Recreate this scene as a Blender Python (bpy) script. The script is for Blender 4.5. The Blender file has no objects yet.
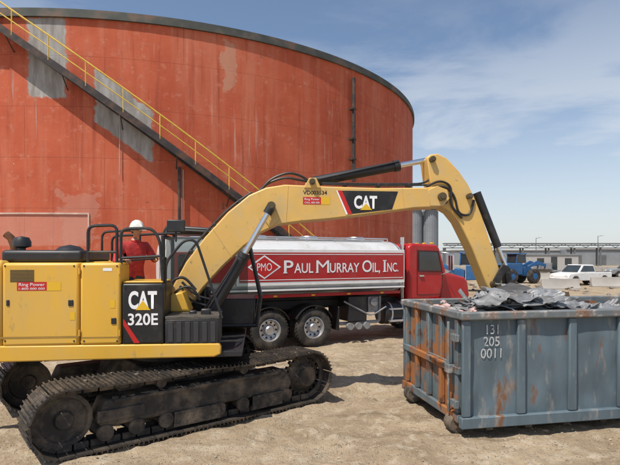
import bpy, math, random
from mathutils import Vector, Matrix, noise as mn
random.seed(7)
rad=math.radians
F=500.0; HU=310.0; HV=257.0; H=2.45
scene=bpy.context.scene
COL=scene.collection

# ---------------------------------------------------------------- materials
def M(name,col,rough=.5,metal=0,var=.12,scale=2.0,bump=0,bscale=30,col2=None,th=(.5,.62),scale2=1.2,col3=None,th3=(.55,.7),scale3=6,stretch=None,spec=.5):
    m=bpy.data.materials.new(name); m.use_nodes=True
    nt=m.node_tree; N=nt.nodes; L=nt.links
    b=N['Principled BSDF']; b.inputs['Roughness'].default_value=rough; b.inputs['Metallic'].default_value=metal
    b.inputs['Specular IOR Level'].default_value=spec
    tc=N.new('ShaderNodeTexCoord'); mp=N.new('ShaderNodeMapping'); L.new(tc.outputs['Object'],mp.inputs[0])
    if stretch: mp.inputs['Scale'].default_value=stretch
    def nz(s,d=2):
        n=N.new('ShaderNodeTexNoise'); n.inputs['Scale'].default_value=s; n.inputs['Detail'].default_value=d; n.inputs['Roughness'].default_value=.62
        L.new(mp.outputs[0],n.inputs['Vector']); return n
    def mix(a,bb,f):
        x=N.new('ShaderNodeMix'); x.data_type='RGBA'
        for s,v in ((6,a),(7,bb)):
            if isinstance(v,tuple): x.inputs[s].default_value=(*v,1)
            else: L.new(v,x.inputs[s])
        L.new(f,x.inputs[0]); return x.outputs[2]
    n1=nz(scale)
    mr=N.new('ShaderNodeMapRange'); L.new(n1.outputs[0],mr.inputs[0]); mr.inputs[1].default_value=.3; mr.inputs[2].default_value=.7
    c=mix(tuple(x*(1-var) for x in col),tuple(min(1,x*(1+var)) for x in col),mr.outputs[0])
    for cc,t,s in ((col2,th,scale2),(col3,th3,scale3)):
        if cc:
            n2=nz(s,5); r=N.new('ShaderNodeMapRange'); L.new(n2.outputs[0],r.inputs[0]); r.inputs[1].default_value=t[0]; r.inputs[2].default_value=t[1]
            c=mix(c,cc,r.outputs[0])
    L.new(c,b.inputs['Base Color'])
    if bump:
        n3=nz(bscale,3); bp=N.new('ShaderNodeBump'); bp.inputs['Strength'].default_value=bump; bp.inputs['Distance'].default_value=.02
        L.new(n3.outputs[0],bp.inputs['Height']); L.new(bp.outputs[0],b.inputs['Normal'])
    return m
YEL=M('machine_yellow',(.68,.385,.045),.42,var=.05,scale=1.2,col2=(.54,.37,.14),th=(.46,.85),scale2=2.2,col3=(.33,.24,.12),th3=(.62,.76),scale3=8,bump=.05,bscale=6,stretch=(1,1,.4))
YELB=M('boom_yellow',(.67,.415,.115),.45,var=.06,scale=2,col2=(.53,.40,.20),th=(.46,.8),scale2=3,col3=(.28,.20,.12),th3=(.62,.74),scale3=11)
BLK=M('black_paint',(.018,.018,.02),.45,var=.2,col2=(.10,.085,.065),th=(.55,.9),scale2=3)
BLKD=M('black_decal',(.012,.012,.013),.4,var=.1,col2=(.06,.052,.042),th=(.5,.85),scale2=4)
RUB=M('rubber',(.025,.024,.023),.85,var=.3,col2=(.13,.105,.08),th=(.45,.85),scale2=4)
TRK=M('track_steel',(.07,.062,.055),.5,.5,var=.3,scale=8,col2=(.19,.15,.11),th=(.47,.70),scale2=3.5,bump=.5,bscale=25)
TRKF=M('track_frame',(.035,.031,.028),.8,var=.3,scale=5,col2=(.18,.14,.10),th=(.44,.68),scale2=3,bump=.5,bscale=20)
CHR=M('chrome',(.75,.76,.78),.18,1.0,var=.03)
ALU=M('aluminium',(.62,.63,.65),.35,.85,var=.1,col2=(.25,.22,.19),th=(.55,.85),scale2=3)
WHT=M('white_paint',(.78,.78,.76),.4,var=.04,col2=(.5,.47,.42),th=(.5,.95),scale2=3)
WHTD=M('white_decal',(.8,.8,.8),.5,var=.03)
REDD=M('red_decal',(.50,.015,.012),.45,var=.06)
TRED=M('truck_red',(.42,.018,.020),.3,var=.06,scale=1.5,col2=(.31,.07,.055),th=(.5,.9),scale2=3)
YDEC=M('yellow_decal',(.72,.43,.02),.45,var=.03)
GLS=M('dark_glass',(.03,.04,.045),.08,var=.2,spec=.8)
GRY=M('grey_steel',(.28,.29,.30),.6,.3,var=.2,scale=4,col2=(.16,.10,.07),th=(.55,.75),scale2=2.5)
SKIN=M('skin',(.45,.24,.16),.5,var=.05)
SHIRT=M('red_shirt',(.42,.03,.03),.85,var=.3,scale=9,bump=.8,bscale=7)
JEAN=M('work_trousers',(.03,.04,.07),.85,var=.2,scale=9)
HATM=M('hard_hat_white',(.66,.64,.58),.35,var=.05)
HVIS=M('hi_vis_tape',(.65,.75,.25),.5,var=.05)
YRAIL=M('rail_yellow',(.64,.43,.06),.5,var=.15,scale=3)
DSTEEL=M('stair_steel',(.045,.038,.036),.7,.2,var=.3,scale=2,col2=(.13,.065,.04),th=(.5,.7),scale2=2)

# ---------------------------------------------------------------- geometry
def g_box(c,s,R=None):
    c=Vector(c); v=[]
    for x in(-.5,.5):
        for y in(-.5,.5):
            for z in(-.5,.5):
                p=Vector((x*s[0],y*s[1],z*s[2]))
                if R is not None: p=R@p
                v.append(tuple(p+c))
    return v,[(0,1,3,2),(4,6,7,5),(0,4,5,1),(2,3,7,6),(0,2,6,4),(1,5,7,3)]
def g_b2(a,b):
    return g_box([(a[i]+b[i])/2 for i in range(3)],[abs(b[i]-a[i]) for i in range(3)])
def g_prism(pts,y0,y1):
    n=len(pts); v=[(p[0],y0,p[1]) for p in pts]+[(p[0],y1,p[1]) for p in pts]
    A=sum(pts[i][0]*pts[(i+1)%n][1]-pts[(i+1)%n][0]*pts[i][1] for i in range(n))
    f=[tuple(range(n)),tuple(range(2*n-1,n-1,-1))]+[(i,i+n,(i+1)%n+n,(i+1)%n) for i in range(n)]
    if (A<0)!=(y1<y0): f=[t[::-1] for t in f]
    return v,f
def g_tube(pts,r,seg=8,closed=False):
    pts=[Vector(p) for p in pts]; n=len(pts); v=[];f=[]
    rs=r if isinstance(r,(list,tuple)) else [r]*n
    up=None
    for i,p in enumerate(pts):
        if closed: t=(pts[(i+1)%n]-pts[i-1]).normalized()
        else: t=((pts[min(i+1,n-1)]-p).normalized()+(p-pts[max(i-1,0)]).normalized()).normalized() if 0<i<n-1 else (pts[1]-pts[0] if i==0 else pts[-1]-pts[-2]).normalized()
        if up is None:
            up=t.orthogonal().normalized()
        a=(up-t*up.dot(t)).normalized(); up=a; b=t.cross(a)
        for k in range(seg):
            an=2*math.pi*k/seg; v.append(tuple(p+(a*math.cos(an)+b*math.sin(an))*rs[i]))
    m=n if closed else n-1
    for i in range(m):
        for k in range(seg):
            i2=(i+1)%n; k2=(k+1)%seg
            f.append((i*seg+k,i*seg+k2,i2*seg+k2,i2*seg+k))
    if not closed:
        f.append(tuple(range(seg))[::-1]); f.append(tuple(range((n-1)*seg,n*seg)))
    return v,f
def g_cyl(p1,p2,r,seg=20,r2=None): return g_tube([p1,p2],[r,r if r2 is None else r2],seg)
def g_lathe(prof,c,seg=32,axis='y'):
    v=[];f=[];n=len(prof)
    for k in range(seg):
        a=2*math.pi*k/seg
        for r,h in prof:
            if axis=='y': v.append((c[0]+r*math.cos(a),c[1]+h,c[2]+r*math.sin(a)))
            else: v.append((c[0]+r*math.cos(a),c[1]+r*math.sin(a),c[2]+h))
    for k in range(seg):
        for i in range(n-1):
            k2=(k+1)%seg
            f.append((k*n+i,k*n+i+1,k2*n+i+1,k2*n+i))
    return v,f
def g_quad(a,b,c,d): return [tuple(a),tuple(b),tuple(c),tuple(d)],[(0,1,2,3)]
def bend(pts,rr=.08,k=4):
    pts=[Vector(p) for p in pts]; out=[pts[0]]
    for i in range(1,len(pts)-1):
        a,b,c=pts[i-1],pts[i],pts[i+1]
        d1=min(rr,(a-b).length*.45); d2=min(rr,(c-b).length*.45)
        p=b+(a-b).normalized()*d1; q=b+(c-b).normalized()*d2
        for j in range(k+1):
            t=j/k; out.append(p*(1-t)**2+b*2*t*(1-t)+q*t*t)
    out.append(pts[-1]); return out
def root(name,loc=(0,0,0),yaw=0,parent=None):
    e=bpy.data.objects.new(name,None); COL.objects.link(e); e.location=loc; e.rotation_euler=(0,0,yaw); e.empty_display_size=.3
    if parent: e.parent=parent
    return e
def O(name,geoms,mat,parent=None,bevel=0,smooth=True,ang=35,loc=None,seg=2):
    if isinstance(geoms,tuple): geoms=[geoms]
    V=[];Fc=[]
    for v,f in geoms:
        o=len(V); V+=[tuple(x) for x in v]; Fc+=[tuple(i+o for i in t) for t in f]
    me=bpy.data.meshes.new(name); me.from_pydata(V,[],Fc); me.materials.append(mat)
    if smooth:
        me.shade_smooth(); me.set_sharp_from_angle(angle=rad(ang))
    ob=bpy.data.objects.new(name,me); COL.objects.link(ob)
    if parent: ob.parent=parent
    if loc: ob.location=loc
    if bevel:
        md=ob.modifiers.new('bevel','BEVEL'); md.width=bevel; md.segments=seg; md.limit_method='ANGLE'; md.angle_limit=rad(35); md.harden_normals=False
    return ob
def T(name,body,x0,x1,z0,z1,y,mat,parent,off=0.0,italic=0,fn=None):
    cu=bpy.data.curves.new(name,'FONT'); cu.body=body; cu.size=1; cu.offset=off; cu.shear=italic; cu.extrude=0; cu.resolution_u=4
    ob=bpy.data.objects.new(name+'_t',cu); COL.objects.link(ob)
    dg=bpy.context.evaluated_depsgraph_get(); dg.update()
    me=bpy.data.meshes.new_from_object(ob.evaluated_get(dg)); bpy.data.objects.remove(ob)
    xs=[v.co.x for v in me.vertices]; ys=[v.co.y for v in me.vertices]
    a,b,c,d=min(xs),max(xs),min(ys),max(ys)
    for v in me.vertices:
        X=x0+(v.co.x-a)/(b-a)*(x1-x0); Z=z0+(v.co.y-c)/(d-c)*(z1-z0)
        v.co=fn(X,Z) if fn else (X,y,Z)
    me.materials.clear(); me.materials.append(mat); me.name=name
    o=bpy.data.objects.new(name,me); COL.objects.link(o)
    if parent: o.parent=parent
    return o
def W(u,v,Y): return Vector(((u-HU)/F*Y,Y,H-(v-HV)/F*Y))

# ---------------------------------------------------------------- camera, light, sky
cam=bpy.data.cameras.new('camera'); co=bpy.data.objects.new('camera',cam); COL.objects.link(co); scene.camera=co
co.location=(0,0,H); co.rotation_euler=(rad(90),0,0); cam.sensor_width=36; cam.lens=36*F/620; cam.shift_y=(HV-232.5)/620; cam.clip_end=6000; cam.clip_start=.1
sd=Vector((.36,.44,-1)).normalized()
sl=bpy.data.lights.new('sun','SUN'); sl.energy=5.0; sl.angle=rad(.5); sl.color=(1,.94,.85)
so=bpy.data.objects.new('sun',sl); COL.objects.link(so); so.rotation_euler=sd.to_track_quat('-Z','Y').to_euler(); so.location=(-20,-10,40)
w=bpy.data.worlds.new('World'); scene.world=w; w.use_nodes=True; nt=w.node_tree; N=nt.nodes; L=nt.links
bg=N['Background']; sky=N.new('ShaderNodeTexSky'); sky.sky_type='NISHITA'; sky.sun_disc=False
sky.sun_elevation=math.asin(-sd.z); sky.sun_rotation=math.atan2(-sd.x,-sd.y); sky.air_density=1.0; sky.dust_density=.9; sky.ozone_density=1.5
tc=N.new('ShaderNodeTexCoord'); mp=N.new('ShaderNodeMapping'); mp.inputs['Scale'].default_value=(1.5,1.5,5.5); mp.inputs['Rotation'].default_value=(0,.16,.3); mp.inputs['Location'].default_value=(.35,0,.2)
L.new(tc.outputs['Generated'],mp.inputs[0])
nz=N.new('ShaderNodeTexNoise'); nz.inputs['Scale'].default_value=1.7; nz.inputs['Detail'].default_value=7; nz.inputs['Roughness'].default_value=.55; nz.inputs['Distortion'].default_value=.35
L.new(mp.outputs[0],nz.inputs['Vector'])
mr=N.new('ShaderNodeMapRange'); mr.interpolation_type='SMOOTHSTEP'; mr.inputs[1].default_value=.41; mr.inputs[2].default_value=.65; mr.inputs[4].default_value=.85; L.new(nz.outputs[0],mr.inputs[0])
sep=N.new('ShaderNodeSeparateXYZ'); L.new(tc.outputs['Generated'],sep.inputs[0])
cm=N.new('ShaderNodeMapRange'); cm.inputs[1].default_value=.18; cm.inputs[2].default_value=.44; cm.inputs[3].default_value=1; cm.inputs[4].default_value=.15; L.new(sep.outputs[2],cm.inputs[0])
cl=N.new('ShaderNodeMath'); cl.operation='MULTIPLY'; L.new(mr.outputs[0],cl.inputs[0]); L.new(cm.outputs[0],cl.inputs[1])
hz=N.new('ShaderNodeMapRange'); hz.interpolation_type='SMOOTHSTEP'; hz.inputs[1].default_value=-.05; hz.inputs[2].default_value=.38; hz.inputs[3].default_value=.72; hz.inputs[4].default_value=.02; L.new(sep.outputs[2],hz.inputs[0])
mx=N.new('ShaderNodeMath'); mx.operation='MAXIMUM'; L.new(cl.outputs[0],mx.inputs[0]); L.new(hz.outputs[0],mx.inputs[1])
mi=N.new('ShaderNodeMix'); mi.data_type='RGBA'; mi.inputs[7].default_value=(5.7,6.0,6.4,1); L.new(mx.outputs[0],mi.inputs[0]); L.new(sky.outputs[0],mi.inputs[6])
L.new(mi.outputs[2],bg.inputs[0]); bg.inputs[1].default_value=.13
scene.view_settings.view_transform='Standard'; scene.view_settings.look='None'; scene.view_settings.exposure=0

# ---------------------------------------------------------------- ground
def axis(lo,hi,step,far,g=1.18):
    a=[lo+i*step for i in range(int((hi-lo)/step)+1)]
    d=step; x=a[-1]
    while x<far: d*=g; x+=d; a.append(x)
    d=step; x=a[0]; pre=[]
    while x>-far: d*=g; x-=d; pre.append(x)
    return pre[::-1]+a
gx=axis(-8,10,.06,3500); gy=axis(3.2,14,.06,3500)
def rut(x,y):
    h=0
    for (px,py,ax,ay,wd,dp) in ((-1.0,4.3,.98,.22,.22,.05),(1,5.9,.97,.25,.22,.05),(0,10.6,.9,.42,.28,.06),(1,9.2,.9,.42,.28,.06),(0,6.6,.8,-.6,.3,.035),(-1,5.6,.8,-.3,.2,.035),(1,7.4,.5,.86,.24,.045),(.2,7.9,.5,.86,.24,.045),(-.2,5.2,.95,.3,.3,.035)):
        d=(x-px)*(-ay)+(y-py)*ax; d+=.3*mn.noise(Vector((x*.3,y*.3,px+5)))+.04*mn.noise(Vector((x*3,y*3,px)))
        if abs(d)<wd*1.6:
            t=abs(d)/wd; k=.6+.7*mn.noise(Vector((x*.9,y*.9,py)))
            h+= (-dp*(1-t*t) if t<1 else dp*.8*(1-abs(t-1.3)/.3))*k
            if t<1: h+= .013*math.sin((x*ax+y*ay)*34+abs(d)*6)*k
    return h
V=[];Fc=[]
for y in gy:
    for x in gx:
        z=0
        if abs(x)<60 and -5<y<80:
            fade=max(0,min(1,(60-abs(x))/40))*max(0,min(1,(80-y)/40))
            near=1 if y<20 else 0
            z=(.045*mn.noise(Vector((x*.5,y*.5,0)))+.034*mn.noise(Vector((x*2.1,y*2.1,3)))+.022*mn.noise(Vector((x*5,y*5,7)))+(.016*mn.noise(Vector((x*12,y*12,1)))+rut(x,y))*near)*fade
        V.append((x,y,z))
n=len(gx)
for j in range(len(gy)-1):
    for i in range(n-1):
        Fc.append((j*n+i,j*n+i+1,(j+1)*n+i+1,(j+1)*n+i))
gm=bpy.data.materials.new('sandy_gravel'); gm.use_nodes=True; nt=gm.node_tree; N=nt.nodes; L=nt.links; b=N['Principled BSDF']; b.inputs['Roughness'].default_value=.95; b.inputs['Specular IOR Level'].default_value=.15
tc=N.new('ShaderNodeTexCoord')
def nzz(s,d=4,r=.6,sc=None):
    q=N.new('ShaderNodeTexNoise'); q.inputs['Scale'].default_value=s; q.inputs['Detail'].default_value=d; q.inputs['Roughness'].default_value=r
    if sc:
        mp=N.new('ShaderNodeMapping'); mp.inputs['Scale'].default_value=sc; mp.inputs['Rotation'].default_value=(0,0,-.35); L.new(tc.outputs['Object'],mp.inputs[0]); L.new(mp.outputs[0],q.inputs['Vector'])
    else: L.new(tc.outputs['Object'],q.inputs['Vector'])
    return q
def ramp(src,a,bb):
    q=N.new('ShaderNodeMapRange'); q.inputs[1].default_value=a; q.inputs[2].default_value=bb; L.new(src,q.inputs[0]); return q.outputs[0]
def mixc(a,bb,f,bt='MIX'):
    x=N.new('ShaderNodeMix'); x.data_type='RGBA'; x.blend_type=bt
    for s,v in ((6,a),(7,bb)):
        if isinstance(v,tuple): x.inputs[s].default_value=(*v,1)
        else: L.new(v,x.inputs[s])
    if isinstance(f,float): x.inputs[0].default_value=f
    else: L.new(f,x.inputs[0])
    return x.outputs[2]
c=mixc((.30,.225,.145),(.44,.345,.235),ramp(nzz(.6,5).outputs[0],.35,.62))
c=mixc(c,(.22,.165,.105),ramp(nzz(.9,5,.6,(.35,2.2,1)).outputs[0],.52,.72))
c=mixc(c,(.50,.42,.31),ramp(nzz(3.5,5,.7).outputs[0],.50,.67))
c=mixc(c,(.16,.12,.075),ramp(nzz(11,5,.7).outputs[0],.57,.73))
vo=N.new('ShaderNodeTexVoronoi'); vo.inputs['Scale'].default_value=34; L.new(tc.outputs['Object'],vo.inputs['Vector'])
vr=N.new('ShaderNodeMapRange'); vr.inputs[1].default_value=.12; vr.inputs[2].default_value=.3; vr.inputs[3].default_value=1; vr.inputs[4].default_value=0; L.new(vo.outputs['Distance'],vr.inputs[0])
sp=N.new('ShaderNodeSeparateColor'); L.new(vo.outputs['Color'],sp.inputs[0])
st=N.new('ShaderNodeMath'); st.operation='MULTIPLY'; L.new(vr.outputs[0],st.inputs[0]); L.new(ramp(sp.outputs[0],.6,.9),st.inputs[1])
c=mixc(c,(.54,.48,.40),st.outputs[0])
L.new(c,b.inputs['Base Color'])
bp=N.new('ShaderNodeBump'); bp.inputs['Strength'].default_value=1.0; bp.inputs['Distance'].default_value=.045
ad=N.new('ShaderNodeMath'); ad.operation='ADD'; L.new(nzz(14,5,.75).outputs[0],ad.inputs[0]); L.new(st.outputs[0],ad.inputs[1]); L.new(ad.outputs[0],bp.inputs['Height']); L.new(bp.outputs[0],b.inputs['Normal'])
O('ground',(V,Fc),gm,smooth=True,ang=180)
STN=M('stone',(.36,.29,.21),.9,var=.35,scale=1.5)
gs=[]
ico=[(0,0,1),(.89,0,.45),(.28,.85,.45),(-.72,.53,.45),(-.72,-.53,.45),(.28,-.85,.45),(.72,.53,-.45),(-.28,.85,-.45),(-.89,0,-.45),(-.28,-.85,-.45),(.72,-.53,-.45),(0,0,-1)]
icf=[(0,1,2),(0,2,3),(0,3,4),(0,4,5),(0,5,1),(1,6,2),(2,7,3),(3,8,4),(4,9,5),(5,10,1),(6,7,2),(7,8,3),(8,9,4),(9,10,5),(10,6,1),(11,7,6),(11,8,7),(11,9,8),(11,10,9),(11,6,10)]
def g_rock(c,s,fl=.6):
    rot=Matrix.Rotation(random.random()*6,3,'Z')@Matrix.Rotation(random.uniform(-.5,.5),3,'X')
    sc=(s*random.uniform(.7,1.3),s*random.uniform(.6,1.1),s*fl*random.uniform(.6,1.2))
    return [tuple(Vector(c)+rot@Vector((x*sc[0]*random.uniform(.8,1.15),y*sc[1]*random.uniform(.8,1.15),z*sc[2]))) for x,y,z in ico],icf
for i in range(5500):
    Y=3.5+ (random.random()**1.6)*18; x=random.uniform(-.75,.75)*Y
    if mn.noise(Vector((x*.8,Y*.8,4)))<-.05: continue
    s=random.choice([.008,.010,.012,.015,.02])*random.uniform(.7,1.3)
    if random.random()<.008: s*=2.0
    zg=.045*mn.noise(Vector((x*.5,Y*.5,0)))+.034*mn.noise(Vector((x*2.1,Y*2.1,3)))+.022*mn.noise(Vector((x*5,Y*5,7)))+rut(x,Y)
    gs.append(g_rock((x,Y,zg+s*.15),s))
O('gravel',gs,STN,smooth=False)

# ---------------------------------------------------------------- storage tank
R=22.0; C=Vector((-.6*R,2.05*R)); ZT=H+.5145*R
def hit(u,v,r=R):
    a=(u-HU)/F; A=a*a+1; B=-2*(a*C.x+C.y); Cc=C.x**2+C.y**2-r*r
    t=(-B-math.sqrt(max(0,B*B-4*A*Cc)))/(2*A)
    x,y=a*t,t
    return math.atan2(x-C.x,C.y-y),H-(v-HV)/F*t
def cp(th,r,z): return (r*math.sin(th),-r*math.cos(th),z)
tank=root('oil_storage_tank',(C.x,C.y,0))
tm=bpy.data.materials.new('weathered_red_tank_paint'); tm.use_nodes=True; nt=tm.node_tree; N=nt.nodes; L=nt.links; b=N['Principled BSDF']; b.inputs['Roughness'].default_value=.8; b.inputs['Specular IOR Level'].default_value=.2
tc=N.new('ShaderNodeTexCoord'); uv=N.new('ShaderNodeSeparateXYZ'); L.new(tc.outputs['UV'],uv.inputs[0])
def nuv(s,sc=(1,1,1),d=4,r=.6,dist=0):
    mp=N.new('ShaderNodeMapping'); mp.inputs['Scale'].default_value=sc; L.new(tc.outputs['UV'],mp.inputs[0])
    q=N.new('ShaderNodeTexNoise'); q.inputs['Scale'].default_value=s; q.inputs['Detail'].default_value=d; q.inputs['Roughness'].default_value=r; q.inputs['Distortion'].default_value=dist; L.new(mp.outputs[0],q.inputs['Vector']); return q.outputs[0]
def mth(op,a,bb=None):
    q=N.new('ShaderNodeMath'); q.operation=op
    for i,v in enumerate((a,bb)):
        if v is None: continue
        if isinstance(v,(int,float)): q.inputs[i].default_value=v
        else: L.new(v,q.inputs[i])
    return q.outputs[0]
c=mixc((.43,.088,.043),(.53,.128,.064),ramp(nuv(.35),.35,.65))
c=mixc(c,(.55,.19,.115),mth('MULTIPLY',ramp(nuv(1.0,(1.2,.12,1)),.48,.75),.8))
c=mixc(c,(.29,.066,.040),mth('MULTIPLY',ramp(nuv(1.6,(2.5,.10,1)),.54,.76),.9))
c=mixc(c,(.54,.23,.155),mth('MULTIPLY',ramp(nuv(2.2,(1,1,1),6,.7),.56,.70),.7))
wr=mth('MULTIPLY',ramp(nuv(2.6,(1.6,.06,1),5,.65),.58,.70),ramp(nuv(.22,(1,.8,1),2),.48,.62))
c=mixc(c,(.62,.48,.41),mth('MULTIPLY',wr,.55))
c=mixc(c,(.17,.09,.06),ramp(nuv(1.3,(1,1,1),6,.72,.4),.66,.70))
c=mixc(c,(.60,.52,.46),ramp(nuv(4.5,(1,1,1),4,.7,.3),.70,.725))
br=N.new('ShaderNodeTexBrick'); br.inputs['Scale'].default_value=1; br.inputs['Mortar Size'].default_value=.012; br.inputs['Brick Width'].default_value=7.2; br.inputs['Row Height'].default_value=2.36; br.inputs['Mortar Smooth'].default_value=.3
L.new(tc.outputs['UV'],br.inputs['Vector'])
seam=br.outputs['Fac']
c=mixc(c,(.28,.067,.042),mth('MULTIPLY',seam,.55))
edge_n=nuv(1.1,(1,1,1),6,.7)
def patch(u0,v0,u1,v1,skew=0,rag=.55):
    s0,s1=hit(u0,v0)[0]*R,hit(u1,v0)[0]*R; z0,z1=hit((u0+u1)/2,v0)[1],hit((u0+u1)/2,v1)[1]
    sc,hs=(s0+s1)/2,(s1-s0)/2; zc,hh=(z0+z1)/2,abs(z0-z1)/2
    ds=mth('SUBTRACT',uv.outputs[0],sc); dz=mth('SUBTRACT',uv.outputs[1],zc)
    dz=mth('SUBTRACT',dz,mth('MULTIPLY',ds,skew))
    e=mth('MAXIMUM',mth('SUBTRACT',mth('ABSOLUTE',ds),hs),mth('SUBTRACT',mth('ABSOLUTE',dz),hh))
    e=mth('ADD',e,mth('MULTIPLY',mth('SUBTRACT',edge_n,.5),rag*2))
    return ramp(mth('MULTIPLY',e,-1),-.03,.05)
greyc=mixc((.26,.235,.215),(.42,.41,.39),ramp(nuv(1.6,(2,.4,1)),.35,.65))
for args in ((28,18,66,97,0,.35),(95,90,153,143,-.72,.4)):
    c=mixc(c,greyc,patch(*args))
c=mixc(c,(.50,.33,.23),mth('MULTIPLY',patch(223,45,234,88,0,1.2),.5))
c=mixc(c,(.52,.28,.21),mth('MULTIPLY',patch(60,195,100,240,0,1.6),.4))
c=mixc(c,(.56,.28,.21),mth('MULTIPLY',patch(-40,214,90,246,0,.15),.5))
L.new(c,b.inputs['Base Color'])
bp=N.new('ShaderNodeBump'); bp.inputs['Strength'].default_value=.6; bp.inputs['Distance'].default_value=.06
L.new(mth('ADD',mth('MULTIPLY',seam,.5),mth('ADD',nuv(.5,(1,.6,1),2),mth('MULTIPLY',nuv(5,(1,1,1),2),.15))),bp.inputs['Height']); L.new(bp.outputs[0],b.inputs['Normal'])
SEG=240; rows=[0,2.36,4.72,7.08,9.44,11.8,ZT]
V=[];Fc=[]
for i in range(SEG+1):
    th=-math.pi+2*math.pi*i/SEG
    for z in rows: V.append(cp(th,R,z))
nr=len(rows)
for i in range(SEG):
    for j in range(nr-1): Fc.append((i*nr+j,(i+1)*nr+j,(i+1)*nr+j+1,i*nr+j+1))
sh=O('shell',(V,Fc),tm,tank,smooth=True,ang=180)
uvl=sh.data.uv_layers.new(name='UVMap')
for lp in sh.data.loops:
    vi=lp.vertex_index; i=vi//nr; j=vi%nr
    uvl.data[lp.index].uv=((-math.pi+2*math.pi*i/SEG)*R,rows[j])
DARKR=M('tank_rim',(.07,.075,.065),.7,var=.3,scale=1,col2=(.16,.10,.07),th=(.5,.65),scale2=1)
def ring(r0,r1,z0,z1,seg=240): return g_lathe([(r0,z0),(r1,z0),(r1,z1),(r0,z1),(r0,z0)],(0,0,0),seg,'z')
O('rim',[ring(R+.003,R+.14,ZT-.24,ZT+.02),ring(R-.1,R+.1,ZT+.02,ZT+.16)],DARKR,tank,ang=30)
O('roof',g_lathe([(R-.1,ZT+.0),(0.1,ZT+.9)],(0,0,0),96,'z'),DARKR,tank)
O('foundation_ring',ring(R+.003,R+.6,-.2,.3),M('concrete_ring',(.36,.34,.31),.9,var=.2),tank,ang=30)
def arcbox(u0,v0,u1,v1,d=.06):
    t0,z0=hit(u0,v0); t1,z1=hit(u1,v1); n=max(1,int(abs(t1-t0)*R/.5)); vv=[];ff=[]
    for i in range(n+1):
        t=t0+(t1-t0)*i/n
        for rr,zz in ((R+.003,z0),(R+d,z0),(R+d,z1),(R+.003,z1)): vv.append(cp(t,rr,zz))
    for i in range(n):
        for k in range(4):
            k2=(k+1)%4; ff.append((i*4+k,i*4+k2,(i+1)*4+k2,(i+1)*4+k))
    ff+= [(3,2,1,0),(n*4,n*4+1,n*4+2,n*4+3)]
    return vv,ff
PINK=M('pale_primer',(.56,.40,.33),.8,var=.2,scale=2)
O('panel_frame',[arcbox(-40,213,88,214.6,.05),arcbox(88,213,89.4,246,.05)],PINK,tank)
def cpipe(u,v0,v1,r=.09,off=.25):
    t,z0=hit(u,v0); _,z1=hit(u,v1); return g_cyl(cp(t,R+off,z0),cp(t,R+off,z1),r,10)
O('vertical_pipes',[cpipe(350.5,79,182,.11),cpipe(179,168,235,.07)],DSTEEL,tank)
O('conduit',[cpipe(183,170,250,.03,.1),cpipe(120,110,175,.02,.1)],M('conduit_pale',(.4,.38,.35),.5),tank)
bolt=[]
for u,v in ((350,110),(350,140),(350,160)):
    t,z=hit(u,v); bolt.append(g_box(cp(t,R+.2,z),(.35,.3,.08),Matrix.Rotation(t,3,'Z')))
O('pipe_brackets',bolt,DSTEEL,tank)
Ro=R+.75
tA,zA=hit(0,27,Ro); tB,zB=hit(240,198,Ro); k=(zB-zA)/(tB-tA)
zf=lambda t: zA+k*(t-tA)
t0=tA-(ZT-.3-zA)/abs(k); t1=tA+(zA-.2)/abs(k)
tr=[]
def ribbon(r,dz0,dz1,th=.03,a=t0,bb=t1,n=90):
    vv=[];ff=[]
    for i in range(n+1):
        t=a+(bb-a)*i/n; z=zf(t)
        for rr,dz in ((r,dz0),(r+th,dz0),(r+th,dz1),(r,dz1)): vv.append(cp(t,rr,z+dz))
    for i in range(n):
        for q in range(4):
            q2=(q+1)%4; ff.append((i*4+q,i*4+q2,(i+1)*4+q2,(i+1)*4+q))
    return vv,ff
O('stair_stringers',[ribbon(R+.06,-.2,.12,.04),ribbon(Ro,-.22,.16,.05)],DSTEEL,tank)
nt_=int((t1-t0)*R/.27)
for i in range(nt_):
    t=t0+(t1-t0)*(i+.5)/nt_
    tr.append(g_box(cp(t,(R+.10+Ro)/2,zf(t)),(.20,.62,.035),Matrix.Rotation(t,3,'Z')))
    if i%9==4: tr.append(g_tube([cp(t,R+.02,zf(t)-.7),cp(t,Ro-.05,zf(t)-.2)],.03,6))
O('stair_treads',tr,DSTEEL,tank)
rl=[];n=110
for dz,rr in ((1.12,.04),(.62,.028)):
    rl.append(g_tube([cp(t0+(t1-t0)*i/n,Ro+.03,zf(t0+(t1-t0)*i/n)+dz) for i in range(n+1)],rr,6))
m=int((t1-t0)*R/1.5)
for i in range(m+1):
    t=t0+(t1-t0)*i/m; rl.append(g_cyl(cp(t,Ro+.03,zf(t)),cp(t,Ro+.03,zf(t)+1.12),.028,6))
O('stair_handrail',rl,YRAIL,tank)
O('top_landing',[g_box(cp(t0-.03,R+.5,ZT-.25),(1.8,1.2,.06),Matrix.Rotation(t0,3,'Z'))],DSTEEL,tank)

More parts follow.
